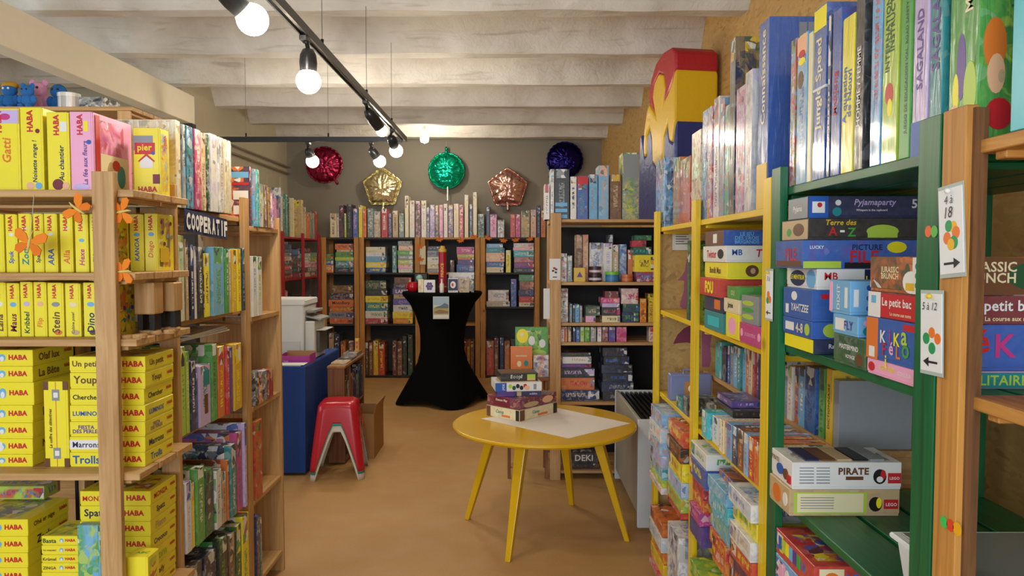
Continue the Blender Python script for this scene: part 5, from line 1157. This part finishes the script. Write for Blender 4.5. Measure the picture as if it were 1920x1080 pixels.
# ================================================================== BACK-WALL RACK
BOXNAME = 'board_game'
FY = 9.0; FZ = [.03, .66, 1.285, 1.712]
xs = [Xp(p_, 500, FY) for p_ in (603, 674, 788, 900.5, 1012)]
DARK = [paint('2B2825', .6)] * 3
def frack(label, i, zs, topm, dm=None):
    dm = dm or DARK
    a, b = xs[i] + .062, xs[i + 1] - .062
    root = empty('shelving_unit', ((a + b) / 2, FY + .18, 0)); tag(root, label, 'shelving unit', 'rack bays along the back wall')
    for z_ in zs:
        for k in range(3): part(root, 'slat', (a - .055, FY + k * .12, z_ - .022), (b + .055, FY + (k + 1) * .12 - .008, z_), topm if z_ == zs[-1] else dm[0], .0015)
    for xx in (a - .059, b + .001):
        for yy in (FY - .022, FY + .355): part(root, 'post', (xx, yy, 0), (xx + .057, yy + .02, zs[-1] + (.0 if yy < FY else .05)), OAK[2], .0015)
    part(root, 'back_panel', (a - .055, FY + .377, .02), (b + .055, FY + .387, zs[-1] - .03), paint('37383A', .7))
    return root
frack('back-wall rack bay in the corner by the red rack', 0, FZ, paint('3A332C', .6)); frack('back-wall rack bay next to the corner bay, left of the black cocktail table', 1, FZ, paint('3A332C', .6))
frack('back-wall rack bay behind the black cocktail table', 2, FZ, OAK[0], OAK); frack('back-wall rack bay trimmed with orange paper leaves beside the heater-side rack', 3, [.03, .87, 1.285, 1.712], paint('3A2E24', .6))
GF = 'games on the back-wall rack'
z = FZ[3] + .0005; yb = FY + .005
front_row(yb, z, '''619 631.5 400 CEH .1
632 635.5 400 WAR .2
636 645 384 KMH .3
645.5 649.5 400 LEW .1
650 660.5 383 KNA .1
661.5 671.5 391 BWP .15
672.5 679.5 385 YWJ .1
680 687 392 OZR .3
689 700.5 391 ATW .5
701 713.5 396 EAW .4
715 727 391 RMW .1
728 735 400 NAI .4
736 746.5 395 EZH .1
748 757.5 400 AGW .5
759 766.5 367 CEW .1
768 777.5 376 WCZ .3
779 789 377 HPK .5
790 799.5 376 WCE .2
800 805.5 389 NIW .5
806 815.5 384 IVW .5
816 823 385 KWZ .4
823.5 831 384 PVZ .4
832 839.5 382 WCZ .2
840.5 850 384 VJW .5
851 860.5 382 CWZ .2
861 869.5 384 RPC .3
871 878.5 365 CEW .1
880 886.5 383 NAI .3
887 894.5 360 CEW .1
896 908 401 DWK .4
912 918.5 387 NKB .1
919 931.5 402 PBR .3
933 945.5 412 WKA .5
957 966.5 402 RMO .3
967 976 402 MPR .4
977 993.5 395 EDJ .4
995 1005.5 393 ZIE .3
1006.5 1013.5 385 NBA .1
1014.5 1023 394 OEH .2''', .25, 'from the red rack, back-wall top shelf', GF, jit=.006)
def bay(name, Y, z, s, where, kw={}): return stack_front(0, 0, Y, z, s, .25, where, GF, **kw)
z2 = FZ[2]; bb = ', back-wall second shelf'
bay('', yb, z2, '603 625 497 OYW .3\n603 625 488 BGY .2\n603 625 476 GDR .2', 'up, corner low pile' + bb)
bay('', yb, z2, '628 663 502 KNA .1\n629 663 489 TRW .3\n628 663 482 LGY .2\n629 662 473 GLH .2\n631 662 468 EHC .1\n628 662 457 ORH .2', 'up, corner high pile' + bb)
bay('', yb, z2, '687 723 502 BSY .2\n686 724 491 YJW .1\n686 725 481 SBA .1\n686 722 473 WFI .1\n686 722 463 CGW .2', 'up, yellow-striped pile' + bb)
front_row(yb, z2, '735.5 744 461 TDW .3', .2, 'upright left of the grey pile' + bb, GF)
bay('', yb, z2, '747 774 504 WZG .3\n746 774 496 PAC .3\n746 774 487 LYW .2\n746 774 479 AIW .1\n745 774 470 GWL .1\n747 774 460 ZOW .2\n746 773 452 AWK .2', 'up, pale pile' + bb)
bay('', yb, z2, '801 826 504 AWE .1\n801 826 492 CWA .1\n801 826 482 WAK .1\n801 825 470 AVN .2\n802 824 462 NKA .1', 'up, white pile' + bb)
front_row(yb, z2, '844 852 488 KHR .3', .2, 'upright behind the red tube' + bb, GF)
bay('', yb, z2, '856 889 496 BRS .2\n858 889 487 VBN .1\n858 889 483 OYV .1\n857 889 477 LJO .1\n856 889 463 MRP .1', 'up, magenta-topped pile' + bb)
bay('', yb, z2, '912 944 501 CHE .1\n912 945 491 BSA .1\n911 946 474 ZOC .2\n911 946 465 TSQ .1\n912 943 457 SBI .1', 'up, peach pile' + bb)
front_row(yb, z2, '948.5 958 469 YLK .2', .2, 'upright between two flat piles' + bb, GF)
bay('', yb, z2, '963 1001 503 KVA .1\n964 1001 492 VRM .2\n964 1001 482 OIB .4\n963 1001 470 QTW .3\n962 1001 464 PWY .3\n963 1001 456 WRI .3', 'up, purple-banded pile' + bb)
z3 = FZ[1]; bb = ', back-wall third shelf'
bay('', yb, z3, '618 662 597 OHR .3\n617 663 585 AVN .2\n618 662 575 OHJ .3\n616 663 562 OKH .05|MoonBory\n619 662 550 KWF .3\n622 662 535 HJK .3', 'up, orange pile' + bb, dict(textcol='K'))
bay('', yb, z3, '685 727 597 RWK .25\n685 726 583 WRG .2\n686 727 567 TBY .2\n685 727 555 YOJ .2\n686 726 543 KHD .1\n686 724 526 DKE .4', 'up, teal and yellow pile' + bb)
bay('', yb, z3, '737 774 597 OYJ .25\n736 774 585 YOJ .25\n737 773 572 WKN .2\n737 774 560 BRI .3\n738 774 552 EAH .1\n736 774 541 VIW .1|LABYR\n738 773 532 KWA .2\n739 771 520 HOK .2', 'up, purple-titled pile' + bb)
bay('', yb, z3, '801 840 597 HEO .2\n802 838 583 RFK .2\n868 888 590 CEA .1'[:-19], 'up, pile behind the cocktail table' + bb)
z3b = .87; bb = ', leaf-trimmed bay middle shelf'
bay('', yb, z3b, '912 956 565 EWA .2\n915 954 544 WRA .25', 'up, white pile' + bb)
front_row(yb, z3b, '958 968.5 523 BIV .3', .2, 'upright between piles' + bb, GF)
bay('', yb, z3b, '973 1001 567 CEK .1\n973 1001 556 RFO .1\n972 1001 544 NBH .2\n974 1001 527 HPO .3\n973 1001 515 GSA .2', 'up, mixed pile' + bb)
bb = ', back-wall bottom shelf'
z4 = FZ[0]
front_row(yb, z4, '''617 626 625 EHA .2
627 637 626 NKA .2
639 648 640 OJH .2''', .2, 'from the red rack, corner bay' + bb, GF)
front_row(yb, z4, '''685 691.5 642 KAE .2
692 699.5 642 HOE .2
700 709.5 639 JOY .2
710 721.5 642 ROY .15
736 744 639 FKE .3
745 754 640 HEF .4
755 763 630 KDH .3
765 774 628 DHK .4''', .24, 'from the corner bay' + bb, GF)
front_row(yb, z4, '868 875 640 RFO .2\n876 881 640 JOK .2\n882 889 640 HJO .2', .24, 'from the cocktail table' + bb, GF)
front_row(yb, z4, '912 926.5 639 RGO .3\n927 935 634 HFE .2\n937 945 633 NKB .2\n946 956 640 OHE .2\n958 966 636 KAN .2\n968 978 640 HEA .2', .24, 'from the cocktail table, leaf-trimmed bay' + bb, GF)
# paper leaves along the shelf edges and a paper card on the post
for i, (px, py) in enumerate([(823, 449), (864, 451), (915, 446), (944, 451), (967, 450), (994, 448), (889, 444), (787, 462), (788, 486)]):
    root = empty('paper_leaf', (Xp(px, py, 8.955), 8.955, Zp(py, 8.955))); root.rotation_euler = (0, R(random.uniform(-25, 25)), 0); tag(root, 'small orange paper leaf on the back-wall rack, ' + ['above the white pile', 'above the magenta-topped pile', 'above the peach pile', 'above the yellow upright box', 'above the purple-banded pile', 'last before the heater-side rack', 'on the post right of the magenta-topped pile', 'upper one by the cream card', 'lower one by the cream card'][i], 'paper leaf', 'orange paper leaves on the back rack')
    s = .052; pts = [(-1, .1), (-.6, .42), (-.35, .2), (0, .55), (.35, .2), (.6, .42), (1, .1), (.55, -.1), (.6, -.5), (.15, -.3), (0, -.6), (-.15, -.3), (-.6, -.5), (-.55, -.1)]
    MB().prism([(a * s, b * s) for a, b in pts], (0, 0, 0), (1, 0, 0), (0, 0, 1), (0, -1, 0), .002).build('blade', paint('D9741E', .8), root, fix=True); MB().tube([(0, -.002, 0), (0, -.004, .04), (.004, 0, .05)], .0025, 5).build('stem', paint('9A5A20', .8), root)
pc = MB().box((Xp(787, 478, 8.96), 8.962, Zp(496, 8.96)), (Xp(798, 478, 8.96), 8.974, Zp(461, 8.96))).build('paper_notice', paint('E0D8B8', .6)); tag(pc, 'small cream card on the back-wall rack post', 'notice')
# ================================================================== RED RACK ALONG THE LEFT WALL
BOXNAME = 'game_box'
Rk = rack('red painted rack along the left wall behind the printer', -2.80, -2.33, 6.75, 8.93, [.1, .5, .88, 1.25, 1.69], REDW, [(-2.328, 6.75, .02, .06), (-2.328, 7.47, .02, .06), (-2.328, 8.2, .02, .06), (-2.328, 8.9, .02, .06), (-2.8, 7.47, .02, .06), (-2.8, 8.9, .02, .06)], 1.74, 'y', 3)
GR = 'games in the red rack'
XG = -2.33
side_row(XG, 1.69, '''518 523 372 PVH .3
523.5 527 368 BSA .3
527.5 531 352 WAH .2
531.5 535.5 372 DTL .3
536 540 365 TGW .3
566 570 375 EYC .2
570.5 575 388 EAW .2
575.5 582 398 OZR .2
582.5 586 397 TAL .3
586.5 590 400 AEW .2
590.5 596 396 RTO .3''', .22, -1, 'from the printer end, red-rack top shelf', GR)
g = gbox((-2.62, 7.86, 1.69), (-2.36, 7.90, Zp(368, 7.86)), 'DTO', 'y', 'dark green and orange art game box leaning out of the red-rack top shelf', GR, art=.7)
g = gbox((-2.64, 7.75, 1.69), (-2.40, 7.79, Zp(360, 7.75)), 'NVM', 'y', 'navy game box behind the art box on the red-rack top shelf', GR, art=.2)
g = gbox((-2.58, 7.98, 1.69), (-2.345, 8.02, Zp(371, 7.98)), 'CYE', 'y', 'cream game box right behind the art box on the red rack', GR, art=.2)
def rpile(y0, y1, z, zts, cols, where):
    pile(XG - .24, XG - .005, y0, y1, z, [(a, b) for a, b in zip(zts, cols)], where, GR, art=.3, detail=False)
rpile(7.56, 7.86, 1.25, [1.30, 1.345, 1.39, 1.44, 1.48, 1.52, 1.565, 1.61], ['KRO', 'HKA', 'RKP', 'KNA', 'ZAH', 'AKN', 'KBA', 'NTB'], 'up in the dark pile, red-rack second shelf')
rpile(7.88, 8.16, 1.25, [1.31, 1.37, 1.42, 1.46, 1.5, 1.56], ['FKM', 'KHT', 'KRN', 'HAK', 'NKB', 'BNT'], 'up in the pile by the middle red post')
rpile(8.28, 8.58, 1.25, [1.30, 1.36, 1.42, 1.47, 1.52, 1.58], ['EAW', 'KWH', 'PZH', 'WAG', 'AWC', 'KRA'], 'up in the pale pile, red-rack second shelf')
rpile(8.60, 8.88, 1.25, [1.31, 1.36, 1.42, 1.48, 1.53], ['HKW', 'AKZ', 'PHK', 'GYO', 'TEA'], 'up in the far pile, red-rack second shelf')
rpile(7.0, 7.3, 1.25, [1.33, 1.41, 1.50, 1.56], ['JYL', 'YJO', 'EAW', 'AWS'], 'up in the yellow pile, red-rack second shelf')
rpile(7.58, 7.8, .88, [.95, 1.0, 1.05], ['KDA', 'HAK', 'DKA'], 'up in the low pile, red-rack third shelf')
g = gbox((-2.5, 7.6, 1.0505), (-2.34, 7.72, 1.13), 'RMP', 'y', 'small bright pink-red game box in the red rack', GR, art=.1)
rpile(8.3, 8.6, .88, [.94, 1.0, 1.05], ['AKE', 'EOA', 'KAH'], 'up in the grey pile, red-rack third shelf')
rpile(8.64, 8.86, .88, [.96], ['RMO'], 'alone by the far post, red-rack third shelf')
# ================================================================== COCKTAIL TABLE WITH BLACK STRETCH COVER
CT = Vector((Xp(830, 700, 7.55), 7.55, 0)); CZ = 1.125
ct = empty('cocktail_table', CT); tag(ct, 'black stretch-covered cocktail table', 'table')
prof = [(1.0, .40), (.985, .408), (.965, .398), (.9, .335), (.8, .278), (.68, .236), (.57, .222), (.47, .225), (.36, .258), (.24, .33), (.13, .405), (.04, .47), (.0, .495)]
n = 64; vs = []; fs = []
for j, (hh, rr_) in enumerate(prof):
    wgt = max(0, (0.5 - hh) / .5) ** 1.3
    for i in range(n):
        a = 2 * math.pi * i / n + R(12); cc = abs(math.cos(2 * (a - R(20)))) ** 2.2
        r_ = rr_ * (1 - .22 * wgt * (1 - cc)) * (1 + .02 * wgt * math.sin(7 * a)); zz = hh * CZ + (.07 * (1 - cc) * wgt if hh < .3 else 0)
        vs.append((r_ * math.cos(a), r_ * math.sin(a), zz + .004))
for j in range(len(prof) - 1):
    for i in range(n):
        k = (i + 1) % n; fs.append((j * n + i, j * n + k, (j + 1) * n + k, (j + 1) * n + i))
fs.append(tuple(range(n)))
t = NT('black_stretch_fabric'); t.base((.003, .003, .0035), .9); t.set(t.b.inputs['Specular IOR Level'], .08); MB().add(vs, fs).build('stretch_cover', t.m, ct, smooth=True, fix=True)
for k in range(4):
    a = R(20) + k * math.pi / 2; MB().lathe([(.02, 0), (.02, .012)], 12, (.43 * math.cos(a), .43 * math.sin(a), 0)).build('foot', paint('101010', .6), ct)
pst = MB().box((Xp(812, 577, 7.15), 7.146, Zp(598, 7.15)), (Xp(842, 577, 7.15), 7.149, Zp(556, 7.15))).build('poster', paint('C8C9BE', .6)); tag(pst, 'small landscape picture poster hanging on the black cocktail table', 'poster')
PB = [0]
def pband(z0_, z1_, hexc, pts=None):
    PB[0] += 1
    xa, xb = Xp(813, 577, 7.15), Xp(841, 577, 7.15); h_ = Zp(556, 7.15) - Zp(598, 7.15); zb_ = Zp(598, 7.15)
    poly = pts or [(0, z0_), (1, z0_), (1, z1_), (0, z1_)]
    MB().prism([(xa + (xb - xa) * a, zb_ + h_ * b) for a, b in poly], (0, 7.146, 0), (1, 0, 0), (0, 0, 1), (0, -1, 0), .0004 * PB[0]).build('print', paint(hexc, .6), pst, fix=True)
pband(.62, .98, '9DB4C4'); pband(.2, .5, 'A89B66'); pband(0, 0, '5F7079', [(0, .48), (.25, .56), (.5, .6), (.75, .72), (1, .62), (1, .48)]); pband(0, 0, '8E6A4C', [(0, .3), (.4, .42), (1, .34), (1, .26), (.3, .24)]); pband(.08, .16, 'DAD8CC')
TY = CZ + .0045
def onct(px, Y): return Vector((Xp(px, 548, Y), Y, TY))
o = empty('red_cup', onct(774, 7.4)); tag(o, 'shiny red round cup on the black cocktail table', 'cup'); MB().lathe([(.0001, 0), (.03, .0), (.05, .02), (.056, .05), (.05, .085), (.042, .1), (.038, .1), (.045, .08), (.048, .05), (.0001, .012)], 24).build('bowl', paint('B01426', .15), o, smooth=True); MB().tube([(-.05, 0, .03), (-.075, 0, .045), (-.075, 0, .065), (-.048, 0, .08)], .006).build('handle', paint('B01426', .15), o, smooth=True)
GCt = 'small things on the cocktail table'
g = gbox((Xp(784, 540, 7.32), 7.32, TY), (Xp(794, 540, 7.32), 7.36, TY + .13), 'CEW', 'y', 'small cream box next to the red cup on the cocktail table', GCt, art=.1, txt=0)
g = gbox((Xp(794.5, 540, 7.3), 7.3, TY), (Xp(816, 540, 7.3), 7.33, TY + .125), 'WVA', 'y', 'white card with purple flower on the cocktail table', GCt, 'card', 'display_card', 0, 0, plain=True); 
for k in range(6): patch(g, '-y', .5 + .2 * math.cos(k * 1.047), .5 + .22 * math.sin(k * 1.047), .26, .26, 'V', disc=1, lift=.0002 * k)
patch(g, '-y', .5, .5, .2, .2, 'H', disc=1, lift=.002)
o = empty('tube_can', onct(830, 7.42)); tag(o, 'tall red cylinder can with yellow cap on the cocktail table', 'can'); MB().lathe([(.04, 0), (.04, .40)], 24).build('tube', paint('A3152C', .3), o, smooth=False); MB().lathe([(.042, .40), (.042, .425), (.03, .43), (.024, .46), (.0001, .462)], 24).build('cap', paint('C9A63A', .4), o); MB().lathe([(.0405, .05), (.0405, .06)], 24).build('stripe', paint('D8B44A', .4), o)
put_text(o, Vector((0, -.041, .22)), Vector((1, 0, 0)), Vector((0, 0, 1)), .05, .3, 'PRINCE', 'J', rot=1, fw=.6, fh=.8)
o = empty('white_bottle', onct(828.5, 7.24)); tag(o, 'small white pump bottle before the red can', 'bottle'); MB().lathe([(.0001, 0), (.02, 0), (.021, .01), (.021, .085), (.009, .1), (.009, .115)], 18).build('body', paint('DAD8D2', .3), o, smooth=True); MB().lathe([(.011, .115), (.011, .135), (.0001, .137)], 14).build('cap', paint('C8C6C0', .3), o)
g = gbox((Xp(840, 540, 7.3), 7.3, TY), (Xp(859, 540, 7.3), 7.35, TY + .14), 'WBR', 'y', 'white box with blue eye picture on the cocktail table', GCt, art=0, txt=0); patch(g, '-y', .5, .55, .95, .8, 'N'); patch(g, '-y', .5, .55, .55, .5, 'W', disc=2); patch(g, '-y', .45, .55, .2, .25, 'R', disc=2)
g = gbox((Xp(861, 540, 7.3), 7.3, TY), (Xp(880, 540, 7.3), 7.36, TY + .14), 'EAH', 'y', 'beige box beside the eye box on the cocktail table', GCt, art=.2, txt=0)
g = gbox((Xp(883, 540, 7.32), 7.32, TY), (Xp(889, 540, 7.32), 7.35, TY + .135), 'KAW', 'y', 'slim black box at the edge of the cocktail table', GCt, art=.2, txt=0)
g = gbox((Xp(841, 515, 7.55), 7.55, TY), (Xp(889, 515, 7.55), 7.62, Zp(511, 7.55)), 'WIA', 'y', 'wide white and lilac box at the back of the cocktail table', GCt, art=.15)
o = empty('camera_toy', onct(790, 7.5)); tag(o, 'black toy projector with green light on the cocktail table', 'toy'); MB().box((-.07, -.04, 0), (.07, .05, .19), .01).build('body', paint('0F0F10', .4), o); MB().lathe([(.03, 0), (.034, .02), (.03, .04), (.0001, .04)], 18, M=Matrix.Rotation(R(90), 3, 'X'), c=(-.01, -.04, .14)).build('lens', paint('8FC0A4', .2), o, smooth=True); MB().box((-.05, -.042, .02), (.05, -.0395, .05)).build('front_plate', paint('2A2A2C', .4), o)
# ================================================================== BLUE DESK, PRINTER, CRATE
dk = empty('desk', (-1.742, 5.44, 0)); tag(dk, 'desk covered with a royal blue cloth under the printer', 'desk')
M_BLUE = paint('123C86', .8, bump=.15)
n = 60; vs = []; fs = []
W2, D2 = .35, .48
per = []
for i in range(n):
    u_ = i / n * 4; s_ = int(u_); f_ = u_ - s_
    c4 = [(-1, -1), (1, -1), (1, 1), (-1, 1)]; a_, b_ = c4[s_], c4[(s_ + 1) % 4]; per.append((a_[0] + (b_[0] - a_[0]) * f_, a_[1] + (b_[1] - a_[1]) * f_))
for j, (zz, k) in enumerate([(.75, 1.0), (.742, 1.008), (.6, .995), (.3, .985), (.02, .975)]):
    for i, (a_, b_) in enumerate(per):
        wv = .006 * math.sin(i * 1.9) * (.75 - zz); vs.append((a_ * W2 * k + wv, b_ * D2 * k + wv, zz))
for j in range(4):
    for i in range(n): fs.append((j * n + i, j * n + (i + 1) % n, (j + 1) * n + (i + 1) % n, (j + 1) * n + i))
fs.append(tuple(range(n)))
MB().add(vs, fs).build('cloth_cover', M_BLUE, dk, fix=True)
pr = empty('printer', (-1.74, 5.48, .7510)); tag(pr, 'large white office printer on the blue desk', 'printer')
PW_ = paint('D3D5D2', .4); PG = paint('8E928F', .45)
x1 = .255
MB().box((-.26, -.17, 0), (x1 - .012, .17, .385), .008).build('body', PW_, pr, bevel=.006); MB().box((-.265, -.175, .386), (x1, .175, .43), .008).build('scanner_lid', paint('DADCD8', .35), pr, bevel=.008)
MB().box((x1 - .0115, -.15, .0), (x1 + .06, .15, .27), .006).build('side_unit', PW_, pr); MB().box((x1 - .011, -.12, .33), (x1 + .05, .14, .35), .003).build('output_tray', PG, pr); MB().hexa([(x1 - .01, -.13, .30), (x1 + .10, -.13, .275), (x1 + .10, .13, .275), (x1 - .01, .13, .30)], [(x1 - .01, -.13, .312), (x1 + .10, -.13, .287), (x1 + .10, .13, .287), (x1 - .01, .13, .312)]).build('paper_tray', PG, pr, fix=True)
MB().box((x1 + .0605, -.1, .04), (x1 + .085, .12, .19), .004).build('feed_slot', paint('555855', .5), pr); MB().box((-.2, -.1745, .05), (x1 - .04, -.1705, .13), .001).build('paper_drawer', paint('C8CAC6', .4), pr); MB().box((x1 + .0605, -.11, .20), (x1 + .13, .12, .206), .001).build('tray_extension', PW_, pr)
pbx = empty('cardboard_tray', (-1.50, 5.16, .7506)); tag(pbx, 'open magenta cardboard tray on the blue desk before the printer', 'box')
PM = paint('A3298C', .5); PI = paint('A98257', .7)
for nm_, a_, b_, m_ in (('bottom', (-.10, -.06, 0), (.10, .09, .003), PI), ('front_wall', (-.10, -.0625, 0), (.10, -.06, .052), PM), ('back_wall', (-.10, .09, 0), (.10, .0925, .07), PI), ('side_wall', (-.1025, -.06, 0), (-.10, .09, .06), PM), ('side_wall', (.10, -.06, 0), (.1025, .09, .06), PM)): MB().box(a_, b_).build(nm_, m_, pbx)
put_text(pbx, Vector((0, -.063, .026)), Vector((1, 0, 0)), Vector((0, 0, 1)), .2, .052, 'S. beek', 'I', .15, .3, .25, .3)
for k in range(2):
    o = MB().box((-.2, -.055, 0), (.15, .055, .0045), .0005).build('paper_sheet', paint('DEDDD8', .7)); o.location = (-1.575 + .02 * k, 5.025 - .005 * k, .7506 + .005 * k); o.rotation_euler = (0, 0, .04 * k); tag(o, ['lower', 'upper'][k] + ' stack of white paper at the front of the blue desk', 'paper', 'papers on the blue desk')
cr = empty('wooden_crate', (-1.255, 5.6, 0)); tag(cr, 'slim wooden crate bookcase between blue desk and aisle', 'crate')
CW = wood('8E5B35', '623B20', 2)
def cp(nm, a_, b_, m_=None): return MB().box((a_[0] + 1.255, a_[1] - 5.6, a_[2]), (b_[0] + 1.255, b_[1] - 5.6, b_[2]), .002).build(nm, m_ or CW, cr)
cp('end_board', (-1.315, 5.25, .01), (-1.195, 5.27, .69)); cp('end_board', (-1.315, 5.93, .01), (-1.195, 5.95, .69)); cp('top_board', (-1.318, 5.245, .69), (-1.19, 5.96, .708), wood('A97A48', '7A5230', 1)); cp('back_board', (-1.317, 5.27, .01), (-1.305, 5.93, .69)); cp('bottom_board', (-1.304, 5.27, .01), (-1.195, 5.93, .03)); cp('middle_board', (-1.304, 5.27, .36), (-1.195, 5.93, .375)); cp('upright', (-1.304, 5.45, .375), (-1.195, 5.465, .69))
for i, (ya_, yb_, h_, c_) in enumerate([(5.29, 5.33, .22, 'HEK'), (5.335, 5.37, .25, 'KHE'), (5.38, 5.43, .2, 'EHA'), (5.48, 5.55, .24, 'HFO'), (5.56, 5.66, .26, 'NVK'), (5.67, 5.76, .2, 'VGL'), (5.77, 5.85, .27, 'NBK'), (5.86, 5.915, .24, 'KNA')]):
    gbox((-1.30, ya_, .3755), (-1.198, yb_, .3755 + h_), c_, 'y', lab(c_, i, 'from the stool end in the wooden crate'), 'games in the wooden crate', art=.3, detail=False)
for i, (a_, b_, c_, h_) in enumerate([((-1.312, 5.34), (-1.2, 5.5), 'EAC', .012), ((-1.31, 5.52), (-1.2, 5.7), 'KAH', .014), ((-1.312, 5.72), (-1.205, 5.92), 'AKE', .03)]):
    gbox((*a_, .7085), (*b_, .7085 + h_), c_, 'z', lab(c_, i, 'from the stool on top of the wooden crate', 'booklet'), 'booklets on the wooden crate', 'booklet', 'booklet', art=.4)
gbox((-1.24, 5.82, .739), (-1.205, 5.86, .84), 'OYH', 'x', 'slim orange box standing on the wooden crate', None, art=.2); gbox((-1.29, 5.82, .739), (-1.25, 5.86, .82), 'KHO', 'x', 'small dark box standing beside the slim orange box', None, art=.3)
cb = empty('cardboard_box', (-1.10, 5.6, 0)); tag(cb, 'open brown cardboard box on the floor beside the wooden crate', 'cardboard box')
KB = paint('A37A4B', .75)
for nm_, a_, b_ in (('bottom', (-.085, -.2, 0), (.085, .2, .004)), ('front_wall', (-.085, -.2, .004), (.085, -.196, .33)), ('back_wall', (-.085, .196, .004), (.085, .2, .33)), ('side_wall', (-.085, -.196, .004), (-.081, .196, .33)), ('side_wall', (.081, -.196, .004), (.085, .196, .33))): MB().box(a_, b_).build(nm_, KB, cb)
MB().hexa([(.081, -.19, .331), (.085, -.19, .331), (.085, .19, .331), (.081, .19, .331)], [(.10, -.19, .40), (.104, -.19, .40), (.104, .19, .40), (.10, .19, .40)]).build('flap', KB, cb)
# ================================================================== STOOLS (three nested)
def stool(label, zoff, hexc, k):
    root = empty('plastic_stool', (-1.185, 5.045, zoff)); root.rotation_euler = (0, 0, R(6)); tag(root, label, 'stool', 'nested plastic stools')
    Ht = .455; n = 24; vs = []; fs = []
    cols_ = []
    for s_ in range(4):
        for q_ in [-1, -.96, -.9, -.85, -.82, -.79, -.77, -.74, -.68, -.6, -.5, -.36, -.18, 0, .18, .36, .5, .6, .68, .74, .77, .79, .82, .85, .9, .96]: cols_.append((s_, q_))
    nr = 12
    def pos(s_, q_, half, round_):
        p_ = Vector((q_ * half, -half)); cc = half - round_
        for ax in (0,):
            if abs(p_.x) > cc:
                dx = abs(p_.x) - cc; a_ = dx / round_ * math.pi / 4; p_ = Vector((math.copysign(cc + round_ * math.sin(a_), p_.x), -(cc + round_ * math.cos(a_))))
        a_ = s_ * math.pi / 2; return (p_.x * math.cos(a_) - p_.y * math.sin(a_), p_.x * math.sin(a_) + p_.y * math.cos(a_))
    arch = lambda q_: 0.0 if abs(q_) > .79 else .318 * (1 - max(0, (abs(q_) / .79 - .22) / .78) ** 1.35)
    for j in range(nr + 1):
        for (s_, q_) in cols_:
            t_ = j / nr; zz = Ht - .03 - (Ht - .03 - arch(q_)) * t_
            half = .125 + (.182 - .125) * ((Ht - zz) / Ht) ** .9
            x_, y_ = pos(s_, q_, half, .05); vs.append((x_, y_, zz))
    m_ = len(cols_)
    for j in range(nr):
        for i in range(m_): fs.append((j * m_ + i, (j + 1) * m_ + i, (j + 1) * m_ + (i + 1) % m_, j * m_ + (i + 1) % m_))
    b_ = len(vs)
    rings = [(.118, Ht - .012), (.103, Ht - .002), (.08, Ht), (.04, Ht - .004)]
    for (h_, zz) in rings:
        for (s_, q_) in cols_: x_, y_ = pos(s_, q_, h_, min(.05, h_ * .45)); vs.append((x_, y_, zz))
    prev = 0
    for r_ in range(len(rings)):
        cur = b_ + r_ * m_
        for i in range(m_): fs.append((prev + i, prev + (i + 1) % m_, cur + (i + 1) % m_, cur + i))
        prev = cur
    fs.append(tuple(prev + i for i in range(m_)))
    o = MB().add(vs, fs).build('shell', paint(hexc, .25, var=.03), root, smooth=True, fix=True)
    md = o.modifiers.new('thickness', 'SOLIDIFY'); md.thickness = .0025; md.offset = -1
stool('white plastic stool at the bottom of the nested stools', 0, 'D9D2C4', 0); stool('teal plastic stool in the middle of the nested stools', .042, '2E9C95', 1); stool('glossy red plastic stool on top of the nested stools', .058, 'BE1B2C', 2)
# ------------------------------------------------------------------ self check
seen = {}
for o in bpy.data.objects:
    if o.parent is None and 'label' in o.keys():
        n_ = len(o['label'].split())
        if n_ > 16 or n_ < 4: print('LABELLEN', n_, o['label'])
        seen.setdefault(o['label'], []).append(o)
for k, v_ in seen.items():
    if len(v_) > 1: print('DUP', len(v_), k)
